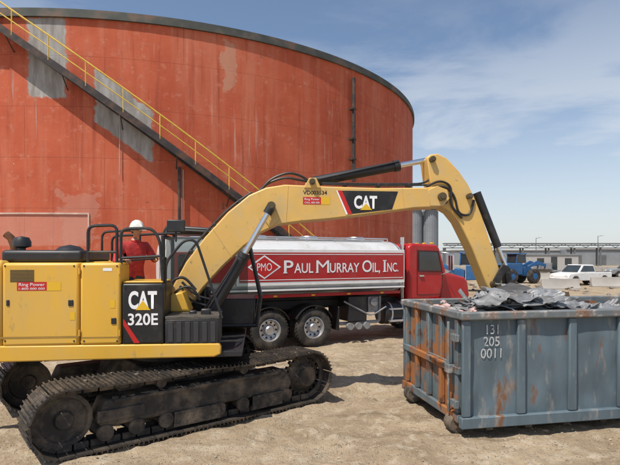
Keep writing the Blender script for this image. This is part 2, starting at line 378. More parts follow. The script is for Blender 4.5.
# ---------------------------------------------------------------- excavator
EC=Vector((-2.34,8.25)); EY=rad(6)
exc=root('excavator',(EC.x,EC.y,0),EY)
cs,sn=math.cos(EY),math.sin(EY)
def ex(u,v,yl=0.0):
    a=(u-HU)/F; t=(yl+(-sn*EC.x+cs*EC.y))/(-sn*a+cs)
    x,y=a*t,t
    return (cs*(x-EC.x)+sn*(y-EC.y), H-(v-HV)/F*t)
def E3(u,v,yl): p=ex(u,v,yl); return (p[0],yl,p[1])
def pb(u0,v0,u1,v1,yl,dep):
    a=ex(u0,v0,yl); b2=ex(u1,v1,yl); return g_b2((a[0],yl,a[1]),(b2[0],yl+dep,b2[1]))
UY=rad(38.5); und=root('undercarriage',(0,0,0),UY-EY,exc)
def track(yc,tag):
    a=1.86; r=.40; zc=.46; wd=.6
    per=2*2*a+2*math.pi*r; ns=51; step=per/ns
    shoes=[]; links=[]
    for i in range(ns):
        s=i*step
        if s<2*a: x=-a+s; z=zc-r; nx,nz_=0,-1
        elif s<2*a+math.pi*r:
            q=(s-2*a)/r; x=a+r*math.sin(q); z=zc-r*math.cos(q); nx,nz_=math.sin(q),-math.cos(q)
        elif s<4*a+math.pi*r:
            q=s-2*a-math.pi*r; x=a-q; z=zc+r-.035*math.sin(math.pi*q/(2*a))*abs(math.sin(2*math.pi*q/(2*a))) ; nx,nz_=0,1
        else:
            q=(s-4*a-math.pi*r)/r; x=-a-r*math.sin(q); z=zc+r*math.cos(q); nx,nz_=-math.sin(q),math.cos(q)
        tx,tz=-nz_,nx
        Rm=Matrix(((tx,0,nx),(0,1,0),(tz,0,nz_)))
        c=Vector((x,yc,z))
        shoes.append(g_box(c,(step*.93,wd,.022),Rm))
        for o in (-.36,0,.36):
            shoes.append(g_box(c+Rm@Vector((o*step*.93,0,.024)),(.016,wd,.032),Rm))
        for o in (-.1,.1):
            links.append(g_box(c+Rm@Vector((0,o,-.055)),(step*.88,.045,.085),Rm))
    O('track_shoes_'+tag,shoes,TRK,und,smooth=False)
    O('track_links_'+tag,links,TRKF,und,bevel=.008)
    O('track_frame_'+tag,[g_prism([(-1.45,.30),(1.45,.30),(1.52,.42),(1.4,.64),(-1.4,.64),(-1.5,.42)],yc-.19,yc+.19)],TRKF,und,bevel=.03)
    rr=[]
    for i in range(8):
        x=-1.4+i*.4; rr.append(g_lathe([(.0,-.21),(.10,-.21),(.11,-.18),(.085,-.14),(.085,.14),(.11,.18),(.10,.21),(0,.21)],(x,yc,.235),16))
    for x in (-.65,.65): rr.append(g_lathe([(0,-.15),(.07,-.15),(.07,.15),(0,.15)],(x,yc,.74),16))
    O('rollers_'+tag,rr,TRKF,und)
    O('idler_'+tag,g_lathe([(0,-.12),(.1,-.12),(.12,-.07),(.26,-.07),(.28,-.11),(.33,-.11),(.33,.11),(.28,.11),(.26,.07),(.12,.07),(.1,.12),(0,.12)],(-a,yc,zc),32),TRKF,und)
    sp=[g_lathe([(0,-.18),(.16,-.18),(.19,-.1),(.24,-.06),(.30,-.03),(.30,.03),(.24,.06),(.19,.1),(.16,.18),(0,.18)],(a,yc,zc),32)]
    for i in range(21):
        q=2*math.pi*i/21; sp.append(g_box((a+.32*math.cos(q),yc,zc+.32*math.sin(q)),(.07,.06,.05),Matrix.Rotation(-q,3,'Y')))
    for i in range(12):
        q=2*math.pi*i/12; sp.append(g_cyl((a+.2*math.cos(q),yc-.11,zc+.2*math.sin(q)),(a+.2*math.cos(q),yc-.07,zc+.2*math.sin(q)),.015,6))
    O('sprocket_'+tag,sp,TRKF,und)
    O('track_guard_'+tag,[g_b2((-.5,yc-.235,.12),(.2,yc-.212,.33)),g_b2((.75,yc-.235,.12),(1.3,yc-.212,.33)),g_b2((-1.3,yc-.225,.60),(1.25,yc-.192,.645)),g_b2((-1.5,yc-.215,.38),(-.9,yc-.192,.52))],TRKF,und,bevel=.005)
track(-1.19,'near'); track(1.19,'far')
O('carbody',[g_prism([(-.9,.45),(.9,.45),(.7,.85),(-.7,.85)],-1.0,1.0),g_cyl((0,0,.8),(0,0,1.04),.62,40)],TRKF,und,bevel=.02)
MUD=M('caked_mud',(.15,.12,.085),.95,var=.3,scale=6)
O('caked_mud',[g_rock((random.uniform(-1.9,1.9),-1.19+random.uniform(-.27,.27),.86+.03+random.uniform(-.03,.0)),random.uniform(.012,.03),.5) for i in range(50)]+[g_rock((random.uniform(-1.4,1.4),-1.19-random.uniform(.12,.19),.645),random.uniform(.03,.07),.3) for i in range(50)],MUD,und,smooth=False)
NS=-1.36
O('turntable_frame',[g_b2((-1.9,-1.3,1.04),(1.25,1.3,1.12))],BLK,exc,bevel=.01)
O('side_rail',[g_prism([ex(-60,364,NS),ex(-60,347,NS),ex(219,343.5,NS),ex(221,347,NS),ex(221,354,NS),ex(214,357,NS)],NS,NS+.12),g_b2((-1.9,1.2,1.09),(1.2,1.34,1.27))],YEL,exc,bevel=.018)
x1=ex(79.3,262,NS)[0]; x2=ex(121.0,262,NS)[0]; x3=ex(163.5,262,NS)[0]; x4=ex(219,262,NS)[0]
zt=ex(60,262,NS)[1]; zb=ex(60,346,NS)[1]; zc_=ex(140,283.5,NS)[1]
cwp=[]
for i in range(13):
    q=-math.pi/2+math.pi*i/12
    cwp.append((-1.95-.88*math.cos(q)**.8 if math.cos(q)>0.01 else -1.95,1.36*math.sin(q)))
vv=[];zz=[1.06,1.15,1.6,2.3,zt+.02]; off=[.08,0,0,0.0,.1]
for j,z in enumerate(zz):
    for (x,y) in cwp: vv.append((x+off[j]*(1 if x<-1.96 else 0),y*(1-off[j]*.3),z))
m=len(cwp);ff=[]
for j in range(len(zz)-1):
    for i in range(m-1): ff.append((j*m+i,(j+1)*m+i,(j+1)*m+i+1,j*m+i+1))
    ff.append((j*m+m-1,(j+1)*m+m-1,(j+1)*m,j*m))
ff.append(tuple(range(m))); ff.append(tuple(range(len(zz)*m-1,(len(zz)-1)*m-1,-1)))
O('counterweight',(vv,ff),YEL,exc,bevel=.04)
g=.006
O('rear_door',g_b2((-1.94,NS,zb),(x1-g,NS+.5,zt-.01)),YEL,exc,bevel=.04,seg=3)
O('pump_door',g_b2((x1+g,NS,zb),(x2-g,NS+.5,zt-.01)),YEL,exc,bevel=.04,seg=3)
O('engine_hood',[g_b2((-1.92,-.84,1.3),(x2-.35,1.3,zt)),],YEL,exc,bevel=.04)
O('hood_infill',[g_b2((-1.9,-1.25,zb+.02),(x2-.05,-.8,zt-.06))],BLK,exc)
O('deck_plate',[g_b2((x2-.33,-.84,1.15),(x4-.15,.28,1.24))],BLK,exc)
O('fuel_tank_box',g_b2((x2+g,NS+.012,zb),(x3,NS+.75,zc_)),BLKD,exc,bevel=.03,seg=3)
O('fuel_tank_top',g_b2((x2+.02,NS+.04,zc_+.004),(x3-.02,NS+.73,zc_+.03)),YEL,exc,bevel=.01)
O('door_handles',[pb(68,300,73,306,NS-.012,.02),pb(111,318,116,324,NS-.012,.02),pb(6,300,9,306,NS-.012,.02)],BLK,exc,bevel=.006)
O('door_hinges',[g_cyl(E3(u,v,NS-.008),E3(u,v+6,NS-.008),.013,8) for u,v in ((79.3,268),(79.3,330),(119.5,268),(119.5,330))],YEL,exc)
ven=[]
for i in range(9):
    v=270+i*1.4; ven.append(pb(10,v,34,v+.6,NS-.004,.01))
O('vent_louvres',ven,BLK,exc)
O('panel_crease',[pb(0,337,79,337.7,NS-.003,.01),pb(82,337,120,337.7,NS-.003,.01)],M('crease',(.34,.20,.04),.5),exc)
bl=[]
for u,v in ((5,266),(74,266),(84,266),(117,266),(5,341),(74,341),(84,341),(117,341),(160,287),(125,287),(160,340)): bl.append(g_cyl(E3(u,v,NS-.006),E3(u,v,NS+.01),.012,8))
O('bolts',bl,BLK,exc)
O('tool_box',[pb(164.5,319,219,345,NS+.02,.62)],BLK,exc,bevel=.025)
tb=[]
for i in range(6):
    x=168+i*8.5; tb.append(pb(x,322,x+5,342,NS+.008,.02))
O('tool_box_grill',tb,M('dark_grill',(.035,.035,.037),.6),exc,bevel=.004)
O('tool_box_top_tread',[pb(165,316.5,219,319,NS+.02,.62)],M('tread_plate',(.10,.09,.075),.6,.3,var=.3,scale=9,bump=.5,bscale=60),exc,bevel=.006)
O('work_lamps',[g_box(E3(206,312,-1.1),(.14,.1,.1)),g_box(E3(193,313,-1.0),(.1,.1,.08))],BLK,exc,bevel=.02)
O('yellow_cover',[g_prism([ex(164,312,-.75),ex(166,296,-.75),ex(182,292,-.75),ex(190,312,-.75)],-.75,-.3)],YEL,exc,bevel=.02)
O('air_intake_hood',[g_b2((ex(6,261,-1)[0],-1.15,zt-.01),(ex(86,261,-1)[0],.2,ex(6,250,-1)[1]))],BLK,exc,bevel=.05,seg=3)
O('precleaner',[g_lathe([(0,.17),(.09,.15),(.12,.09),(.12,.02),(.05,.0),(.05,-.2)],(ex(22,248,-.9)[0],-.9,ex(22,248,-.9)[1]),20,'z'),g_lathe([(0,.08),(.14,.05),(.2,0),(.2,-.1)],(ex(70,250,-.6)[0],-.6,ex(70,250,-.6)[1]),24,'z')],BLK,exc)
O('exhaust_stack',[g_tube([E3(14,262,-.5),E3(14,246,-.5),E3(11,238,-.5),E3(6,234,-.5)],.055,12)],M('rusty_exhaust',(.18,.08,.04),.8,.3,var=.4,scale=8),exc)
def hr(pts,r=.019): return g_tube(bend(pts,.1),r,8)
O('handrails',[hr([E3(88,284,-1.2),E3(88,226,-1.2),E3(117,225,-1.2),E3(117,284,-1.2)],.022),
 hr([E3(88,252,-1.2),E3(117,252,-1.2)]),
 hr([E3(121,286,-1.25),E3(121,229,-1.25),E3(152,228,-1.25),E3(160,240,-1.25),E3(163,286,-1.25)],.022),
 hr([E3(121,258,-1.25),E3(161,256,-1.25)]),
 hr([E3(112,284,-.35),E3(112,236,-.35),E3(180,233,-.35)]),
 hr([E3(164,318,-1.2),E3(166,262,-1.2),E3(184,240,-1.2),E3(196,240,-1.2),E3(222,318,-1.2)]),
 hr([E3(102,262,-.1),E3(102,232,-.1),E3(140,230,-.1),E3(140,275,-.1)])],BLK,exc)
O('mirror',[g_box(E3(176,226,-1.0),(.26,.05,.18)),g_cyl(E3(176,228,-.98),E3(176,242,-.98),.015)],BLK,exc,bevel=.02)
y0,y1=.38,1.34
cx0,cx1=-.15,1.5
cabp=[(cx0,1.25),(cx1-.05,1.25),(cx1+.02,1.75),(cx1-.22,2.85),(cx0+.1,2.92),(cx0,2.8)]
def frame(poly,y,th=.035):
    return [g_tube([(p[0],y,p[1]),(q[0],y,q[1])],th,8) for p,q in zip(poly,poly[1:]+poly[:1])]
O('cab_frame',frame(cabp,y0)+frame(cabp,y1)+[g_tube([(p[0],y0,p[1]),(p[0],y1,p[1])],.035,8) for p in cabp]+[g_tube([(.55,y0,1.3),(.55,y0,2.9)],.035,8)],BLK,exc)
O('cab_lower',[g_b2((cx0,y0+.01,1.25),(cx1-.08,y1-.01,1.72))],BLK,exc,bevel=.03)
O('cab_roof',[g_prism([(cx0-.02,2.86),(cx1-.2,2.82),(cx1-.25,2.93),(cx0+.05,3.0)],y0-.02,y1+.02)],BLK,exc,bevel=.03)
gl=bpy.data.materials.new('cab_glass'); gl.use_nodes=True; bb=gl.node_tree.nodes['Principled BSDF']; bb.inputs['Base Color'].default_value=(.35,.4,.4,1); bb.inputs['Roughness'].default_value=.05; bb.inputs['Transmission Weight'].default_value=.9; bb.inputs['IOR'].default_value=1.05
O('cab_glass',[g_b2((cx0+.05,y0-.003,1.8),(cx1-.2,y0+.004,2.8))],gl,exc)
O('operator_seat',[g_b2((.1,.6,1.72),(.6,1.1,1.9)),g_b2((.05,.6,1.9),(.2,1.1,2.5))],BLK,exc,bevel=.05)
def dec(name,u0,v0,u1,v1,mat,k=1,yl=NS): 
    a=ex(u0,v0,yl); b2=ex(u1,v1,yl); y=yl-.003*k
    return O(name,g_quad((a[0],y,b2[1]),(b2[0],y,b2[1]),(b2[0],y,a[1]),(a[0],y,a[1])),mat,exc)
def etext(name,body,u0,v0,u1,v1,mat,k,off=.0,yl=NS):
    a=ex(u0,v0,yl); b2=ex(u1,v1,yl); return T(name,body,a[0],b2[0],b2[1],a[1],yl-.003*k,mat,exc,off)
def pdec(name,pts,mat,k,yl=NS):
    p=[ex(u,v,yl) for u,v in pts]; y=yl-.003*k
    return O(name,([(q[0],y,q[1]) for q in p],[tuple(range(len(p)))]),mat,exc)
NS2=NS+.012
etext('logo_text','CAT',128.5,291,157,309,WHTD,1.2,.035,NS2)
pdec('logo_triangle',[(135.5,310),(143,300.5),(150.5,310)],YDEC,2,NS2)
etext('model_text','320E',128,313.5,158,325,WHTD,1.2,.02,NS2)
pdec('red_flash',[(123.3,325),(123.3,318.5),(140,343),(134,343)],REDD,1.4,NS2)
dec('rental_label',17,282,47,290.5,REDD,1); dec('rental_label_yellow',47,282,61,290.5,YDEC,1)
etext('rental_text','Ring Power',19,283,45,287,WHTD,2,.0); etext('rental_text_small','1-800 000 000',19,287.7,45,289.6,WHTD,2)
dec('small_decal',103,268,112,271,WHTD,1); dec('warning_decal',70,312,75,320,YDEC,1); dec('warning_decal_b',110,300,115,308,YDEC,1)
BW=-.25
btop=[(170,296),(173,286),(186,262),(205,237),(228,212),(249,195),(266,187.5),(285,184.5),(330,186.5),(380,188),(425,187.5),(438,186)]
bbot=[(448,191),(449,201),(440,207),(415,208),(370,214),(330,219),(300,221.5),(278,224.5),(262,232),(243,247),(222,267),(203,288),(192,303),(183,309),(174,306)]
O('boom',[g_prism([ex(u,v,BW) for u,v in btop+bbot],BW,-BW)],YELB,exc,bevel=.02)
def plate(pts,ex_=.02,mat=YELB,name='boom_plate'):
    P=[ex(u,v,BW) for u,v in pts]
    O(name,[g_prism(P,BW-ex_,BW-.001),g_prism(P,-BW+.001,-BW+ex_)],mat,exc,bevel=.006)
plate([(262,216),(268,209),(276,212),(279,220),(270,228)])
plate([(304,188),(309,178),(316,178),(321,188)])
plate([(428,190),(437,186),(447,190),(449,199),(443,206),(430,206)])
wl_=[]
for (a_,b_) in (((288,185.5),(286,222.5)),((402,188.5),(404,208.5)),((213,229),(232,257))):
    wl_.append(g_tube([E3(a_[0],a_[1],BW-.001),E3(b_[0],b_[1],BW-.001)],.006,5))
O('weld_seams',wl_,YELB,exc)
pins=[]
for u,v,r,hw in ((181,300,.09,.42),(271,207,.07,.46),(312,182,.05,.33),(441,197,.07,.34),(433,159,.05,.27),(470,196,.05,.27),(494,284,.05,.27)):
    x,z=ex(u,v,BW); pins.append(g_cyl((x,-hw,z),(x,hw,z),r,20)); pins.append(g_cyl((x,-hw-.015,z),(x,-hw,z),r*.6,12))
O('pins',pins,M('pin_steel',(.12,.09,.05),.5,.5,var=.3),exc)
lc=[];lr=[];lg=[]
for y in (-.4,.4):
    a=Vector(E3(208,318,-.4)); a.y=y; c2=Vector(E3(271,207,-.4)); c2.y=y; mid=a.lerp(c2,.56)
    lc.append(g_cyl(a,mid,.085,20)); lg.append(g_cyl(a.lerp(c2,.54),a.lerp(c2,.58),.10,20)); lg.append(g_cyl(a.lerp(c2,.94),a.lerp(c2,1.0),.075,16))
    lr.append(g_cyl(mid,c2,.045,16)); lc.append(g_tube([a+Vector((-.05,-.1,.15)),mid+Vector((-.09,-.1,-.05))],.016,6))
O('lift_cylinder_barrels',lc,BLK,exc); O('lift_cylinder_rods',lr,CHR,exc); O('lift_cylinder_glands',lg,BLK,exc)
a=Vector(E3(312,182,0)); c2=Vector(E3(433,159,0)); m1=a.lerp(c2,.70)
O('stick_cylinder_barrel',[g_cyl(a,m1,.085,24),g_cyl(a.lerp(c2,.67),a.lerp(c2,.715),.10,24),g_tube([a+Vector((.1,-.09,.03)),m1+Vector((0,-.09,.06))],.016,6)],BLK,exc)
O('stick_cylinder_rod',[g_cyl(m1,c2,.046,20)],CHR,exc)
stick=[(427,158),(430,154.5),(438,153.5),(447,158),(459,171),(468,184),(474,196),(482,216),(492,247),(502,276),(503,287),(497,293),(489,290),(484,278),(472,248),(459,222),(451,212),(441,206),(434,196),(430,180)]
O('stick',[g_prism([ex(u,v,-.19) for u,v in stick],-.19,.19)],YELB,exc,bevel=.018)
O('stick_dark_joint',[g_prism([ex(u,v,-.2) for u,v in ((436,196),(442,190),(449,196),(446,204),(439,204))],-.26,.26)],BLK,exc,bevel=.01)
a=Vector(E3(474,196,0)); c2=Vector(E3(506,268,0)); a.y=c2.y=0; a+=Vector((.05,0,.06)); m1=a.lerp(c2,.72)
O('bucket_cylinder_barrel',[g_cyl(a,m1,.07,20)],BLK,exc); O('bucket_cylinder_rod',[g_cyl(m1,c2,.038,16)],CHR,exc)
O('bucket_linkage',[g_prism([ex(u,v,-.24) for u,v in ((502,264),(509,266),(499,284),(493,281))],-.25,-.21),g_prism([ex(u,v,-.24) for u,v in ((502,264),(509,266),(499,284),(493,281))],.21,.25),
  g_prism([ex(u,v,-.14) for u,v in ((503,265),(510,268),(515,296),(509,297))],-.16,.16)],BLK,exc,bevel=.01)
bo=Vector(E3(496,291,0)); 
prof=[(.16,.06),(.30,-.14),(.34,-.42),(.22,-.72),(-.05,-.92),(-.38,-.92),(-.72,-.72)]
inn=[(.10,.0),(.24,-.16),(.28,-.42),(.17,-.68),(-.06,-.86),(-.37,-.86),(-.70,-.67)]
P=[(bo.x+x,bo.z+z) for x,z in prof]; Q=[(bo.x+x,bo.z+z) for x,z in inn]
O('bucket',[g_prism(P+Q[::-1],-.5,.5),g_prism(P+[(bo.x-.1,bo.z-.05)],-.53,-.5),g_prism(P+[(bo.x-.1,bo.z-.05)],.5,.53),
  g_prism([(bo.x-.12,bo.z-.1),(bo.x-.12,bo.z+.08),(bo.x+.2,bo.z+.1),(bo.x+.3,bo.z-.12)],-.22,-.18),g_prism([(bo.x-.12,bo.z-.1),(bo.x-.12,bo.z+.08),(bo.x+.2,bo.z+.1),(bo.x+.3,bo.z-.12)],.18,.22)]+
  [g_box((bo.x-.80,-.42+.21*i,bo.z-.66),(.2,.07,.05),Matrix.Rotation(.6,3,'Y')) for i in range(5)],TRKF,exc,bevel=.008)
hs=[]
def hose(pts,y,r=.018): hs.append(g_tube(bend([E3(u,v,y) for u,v in pts],.25,5),r,8))
hose([(255,200),(268,180),(288,172),(302,176),(312,184)],-.08,.022)
hose([(250,203),(265,184),(284,177),(300,180),(322,184)],.05,.022)
hose([(322,183),(360,184),(400,184),(424,184),(433,176),(436,186)],-.12)
hose([(322,184),(360,185.5),(402,185.5),(428,185)],-.2,.014)
hose([(426,187),(440,180),(452,186),(450,205),(462,218)],-.22,.02)
hose([(430,188),(446,186),(455,196),(458,214),(470,216),(474,200)],-.21,.02)
hose([(176,284),(184,258),(206,232),(230,207),(252,192)],-.1,.02); hose([(178,286),(187,262),(209,236),(232,210),(254,194)],-.18,.016)
hose([(182,282),(196,296),(214,300),(222,312)],-.3,.02); hose([(180,286),(192,302),(208,306)],-.33,.02)
hose([(166,300),(172,280),(184,276),(196,290)],-.5,.022); hose([(168,306),(178,288),(192,286),(200,300)],-.6,.02)
O('hydraulic_hoses',hs,BLK,exc)
O('hose_clamps',[g_box(E3(u,v,-.14),(.05,.2,.06)) for u,v in ((345,185),(378,186),(408,186),(215,225),(192,252),(240,202))],BLK,exc,bevel=.008)
BK=BW
pdec('boom_black_decal',[(336,190.5),(398,191.5),(392,209.3),(346,214.5)],BLKD,1,BK)
pdec('boom_red_slash',[(336.5,190.5),(342,190.6),(352,214),(346.5,214.6)],REDD,2,BK)
pdec('boom_white_edge',[(336,190.5),(337.4,190.5),(347.8,214.4),(346,214.6)],WHTD,3,BK)
etext('boom_logo','CAT',354,195.5,377,209,WHTD,2,.035,BK)
pdec('boom_logo_triangle',[(360,210),(366,203.5),(372,210)],YDEC,3,BK)
etext('fleet_number','VD003534',303,190.5,327,194.8,BLKD,1,.02,BK)
dec('boom_label_red',303,197,321,204.5,REDD,1,BK); dec('boom_label_yellow',321,197,330,204.5,YDEC,1,BK)
etext('boom_label_text','Ring Power',304.5,198,319.5,201,WHTD,2,0,BK); etext('boom_label_text2','CALL 000 000',304.5,201.6,319.5,203.6,WHTD,2,0,BK)

# ---------------------------------------------------------------- man on the machine
def skin_mesh(name,verts,edges,radii,rootv=0,sub=2):
    me=bpy.data.meshes.new(name); me.from_pydata(verts,edges,[]); ob=bpy.data.objects.new(name,me); COL.objects.link(ob)
    md=ob.modifiers.new('skin','SKIN'); md.use_smooth_shade=True
    for i,r in enumerate(radii):
        sv=me.skin_vertices[0].data[i]; sv.radius=(r,r) if not isinstance(r,tuple) else r; sv.use_root=(i==rootv)
    s=ob.modifiers.new('s','SUBSURF'); s.levels=sub; s.render_levels=sub
    dg=bpy.context.evaluated_depsgraph_get(); dg.update()
    m2=bpy.data.meshes.new_from_object(ob.evaluated_get(dg)); bpy.data.objects.remove(ob)
    o=bpy.data.objects.new(name,m2); COL.objects.link(o); return o
pu,pz=ex(133,223,-.55); man=root('worker',(0,0,0))
mx_,my_=EC.x+cs*pu-sn*(-.55),EC.y+sn*pu+cs*(-.55)
man.location=(mx_,my_,pz-1.80); man.rotation_euler=(0,0,rad(-48))
sk={'pel':((0,0,.98),(.13,.16)),'waist':((.02,0,1.12),(.12,.15)),'chest':((.05,0,1.34),(.13,.18)),'neckb':((.07,0,1.50),(.085,.09)),'neck':((.10,0,1.58),.055),
 'shl':((.05,.19,1.45),.078),'ell':((.14,.29,1.22),.052),'wrl':((.36,.22,1.28),.034),
 'shr':((.05,-.19,1.45),.078),'elr':((.10,-.31,1.20),.052),'wrr':((.33,-.25,1.24),.034),
 'hipl':((0,.1,.92),.105),'knl':((.04,.12,.5),.07),'anl':((-.01,.12,.1),.048),'tol':((.17,.13,.05),.04),
 'hipr':((0,-.1,.92),.105),'knr':((.04,-.12,.5),.07),'anr':((-.01,-.12,.1),.048),'tor':((.17,-.13,.05),.04)}
ks=list(sk); ed=[('pel','waist'),('waist','chest'),('chest','neckb'),('neckb','neck'),('chest','shl'),('shl','ell'),('ell','wrl'),('chest','shr'),('shr','elr'),('elr','wrr'),('pel','hipl'),('hipl','knl'),('knl','anl'),('anl','tol'),('pel','hipr'),('hipr','knr'),('knr','anr'),('anr','tor')]
body=skin_mesh('body',[sk[q][0] for q in ks],[(ks.index(a),ks.index(b2)) for a,b2 in ed],[sk[q][1] for q in ks],0)
body.parent=man
body.data.materials.clear()
for m_ in (SHIRT,JEAN,SKIN,BLK,HVIS): body.data.materials.append(m_)
wl,wr_=Vector(sk['wrl'][0]),Vector(sk['wrr'][0])
for p in body.data.polygons:
    c=p.center; i=0
    if c.z<.2: i=3
    elif c.z<.98 and abs(c.y)<.24: i=1
    elif c.z>1.535 and abs(c.y)<.1: i=2
    elif min((c-wl).length,(c-wr_).length)<.15 and c.x>.17: i=2
    p.material_index=i
for tag,wv,sg in (('left',wl,1),('right',wr_,-1)):
    palm=wv+Vector((.05,0,-.01))
    h=skin_mesh('palm',[tuple(wv),tuple(palm)],[(0,1)],[.028,(.034,.02)],0,1); h.parent=man; h.data.materials.clear(); h.data.materials.append(SKIN); h.name='palm_'+tag
    for fi,(oy,ln) in enumerate(((-.028,.070),(-.010,.080),(.010,.075),(.027,.06))):
        b0=palm+Vector((.0,oy,0)); b1=palm+Vector((.045,oy*1.15,.012)); b2_=b1+Vector((ln*.42,0,-.02)); b3=b2_+Vector((0,0,-ln*.45))
        f=skin_mesh('f',[tuple(b0),tuple(b1),tuple(b2_),tuple(b3)],[(0,1),(1,2),(2,3)],[.010,.0095,.009,.007],0,1); f.parent=man; f.data.materials.clear(); f.data.materials.append(SKIN); f.name='finger_%s_%d'%(tag,fi+1)
    t=[palm+Vector((-.02,-.02*sg,0)),palm+Vector((.01,-.045*sg,-.02)),palm+Vector((.045,-.045*sg,-.045))]
    f=skin_mesh('t',[tuple(q) for q in t],[(0,1),(1,2)],[.012,.011,.008],0,1); f.parent=man; f.data.materials.clear(); f.data.materials.append(SKIN); f.name='thumb_'+tag
# grab bar under both hands
gA=Vector((.415,.34,1.268)); gB=Vector((.385,-.36,1.218))
O('grab_bar',[g_tube([gA,gB],.014,8),g_tube([gA,(gA.x,gA.y,.05)],.014,8),g_tube([gB,(gB.x,gB.y,.05)],.014,8)],BLK,root('grab_rail',man.location,rad(-48)))
hv=[];hf=[];nu,nv=28,20
hc=Vector((.135,0,1.69))
for j in range(nv+1):
    ph=math.pi*j/nv
    for i in range(nu):
        th=2*math.pi*i/nu
        x,y,z=math.sin(ph)*math.cos(th),math.sin(ph)*math.sin(th),math.cos(ph)
        X=x*.098;Y_=y*.075;Z=z*.118
        if z<0: Y_*=1+.28*z; X*=1+(.10 if x>0 else .3)*z
        if x>0:
            X+=.024*math.exp(-((y/.16)**2+((z+.12)/.17)**2)); X-=.010*(math.exp(-(((abs(y)-.38)/.16)**2+((z-.08)/.12)**2)))
            X+=.008*math.exp(-((y/.3)**2+((z+.48)/.07)**2)); X+=.010*math.exp(-((y/.3)**2+((z+.85)/.14)**2))
        hv.append((X,Y_,Z))
for j in range(nv):
    for i in range(nu): hf.append((j*nu+i,(j+1)*nu+i,(j+1)*nu+(i+1)%nu,j*nu+(i+1)%nu))
hd=root('head',hc,0,man); hd.rotation_euler=(0,rad(10),rad(10))
O('face',(hv,hf),SKIN,hd,ang=180)
O('eyes',[g_lathe([(0,-.006),(.009,-.003),(.009,.003),(0,.006)],(.088,s*.03,.008),10) for s in(-1,1)],BLKD,hd)
O('ears',[g_lathe([(0,-.006),(.022,-.006),(.026,.004),(.012,.008),(0,.004)],(0,s*.076,-.005),12) for s in(-1,1)],SKIN,hd)
O('mouth',g_box((.094,0,-.058),(.012,.042,.005)),M('lips',(.30,.11,.09),.5),hd)
hairv=[(x*1.05-.006,y*1.07,z*1.03) for x,y,z in hv]; O('hair',(hairv,[f for f in hf if hairv[f[0]][2]>-.055 and hairv[f[0]][0]<.01]),M('dark_hair',(.03,.02,.015),.7),hd,ang=180)
hat=g_lathe([(0,.165),(.04,.16),(.085,.13),(.112,.085),(.122,.045),(.124,.03),(.15,.022),(.15,.016),(.12,.02)],(0,0,0),28,'z')
O('hard_hat',[([(x*.97+(.03 if x>.11 else 0),y*.83,z*.92) for x,y,z in hat[0]],hat[1])],HATM,hd)

# ---------------------------------------------------------------- tanker truck
TY=rad(25); tr0=Vector((-.45,13.3)); trk=root('fuel_tanker_truck',(tr0.x,tr0.y,0),TY)
tc_,ts_=math.cos(TY),math.sin(TY)
def tx(u,v,yl=0):
    a=(u-HU)/F; t=(yl+(-ts_*tr0.x+tc_*tr0.y))/(-ts_*a+tc_); x,y=a*t,t
    return (tc_*(x-tr0.x)+ts_*(y-tr0.y),H-(v-HV)/F*t)
XA,XB=-3.15,3.55; ZC=2.13; hw=1.2; hh=.80
def sec(x,kx=1.0):
    out=[]
    for i in range(48):
        q=2*math.pi*i/48; c_,s_=math.cos(q),math.sin(q); e=2/2.9
        out.append((x,1.2+kx*hw*math.copysign(abs(c_)**e,c_),ZC+kx*hh*math.copysign(abs(s_)**e,s_)))
    return out
def loft(secs):
    v=[];f=[];n=len(secs[0])
    for s in secs: v+=s
    for i in range(len(secs)-1):
        for k in range(n): f.append((i*n+k,i*n+(k+1)%n,(i+1)*n+(k+1)%n,(i+1)*n+k))
    f.append(tuple(range(n))); f.append(tuple(range(len(v)-1,len(v)-n-1,-1)))
    return v,f
TW=M('tank_silver',(.62,.62,.61),.38,.15,var=.06,scale=.8,col2=(.42,.38,.33),th=(.48,.85),scale2=2,stretch=(1,1,.5))
O('cargo_tank',loft([sec(XA-.10,.6),sec(XA-.05,.88),sec(XA,1),sec(XB,1),sec(XB+.05,.88),sec(XB+.1,.6)]),TW,trk,ang=40)
bands=[]
for x in (XA+.03,-1.9,XB-.06): bands.append(loft([sec(x-.03,1.012),sec(x+.03,1.012)]))
O('tank_bands',bands,ALU,trk)
SX0=tx(239,0,-.02)[0]
O('sign_panel_white',[g_b2((SX0-.05,-.030,1.70),(XB+.02,.06,2.66)),g_b2((SX0-.05,2.34,1.70),(XB+.02,2.43,2.66))],WHT,trk,bevel=.01)
O('sign_panel_red',[g_b2((SX0,-.036,1.80),(XB-.02,-.028,2.57))],TRED,trk)
O('rear_red_panel',[g_b2((XA,-.02,1.80),(SX0-.10,.06,2.57))],TRED,trk,bevel=.01)
O('pinstripes',[g_b2((XA+.05,-.05,1.56),(XB,.12,1.60)),g_b2((SX0+.02,-.040,1.84),(XB-.05,-.037,1.86)),g_b2((SX0+.02,-.040,2.51),(XB-.05,-.037,2.53))],WHT,trk)
O('lower_skirt',[g_b2((XA+.1,.02,1.38),(XB-.1,.2,1.46))],TRED,trk,bevel=.01)
O('side_marker_lamps',[g_b2((XA+.4+i*1.1,.0,1.40),(XA+.5+i*1.1,.019,1.44)) for i in range(6)],YDEC,trk)
ax,bx=tx(284,0,-.04)[0],tx(399,0,-.04)[0]
yl_=-.044
segs=[('P',1),('AUL ',.78),('M',1),('URRAY ',.78),('O',1),('IL, ',.78),('I',1),('NC.',.78)]
wds=[.085,.19,.12,.30,.10,.10,.045,.12]; tot=sum(wds); xx=ax
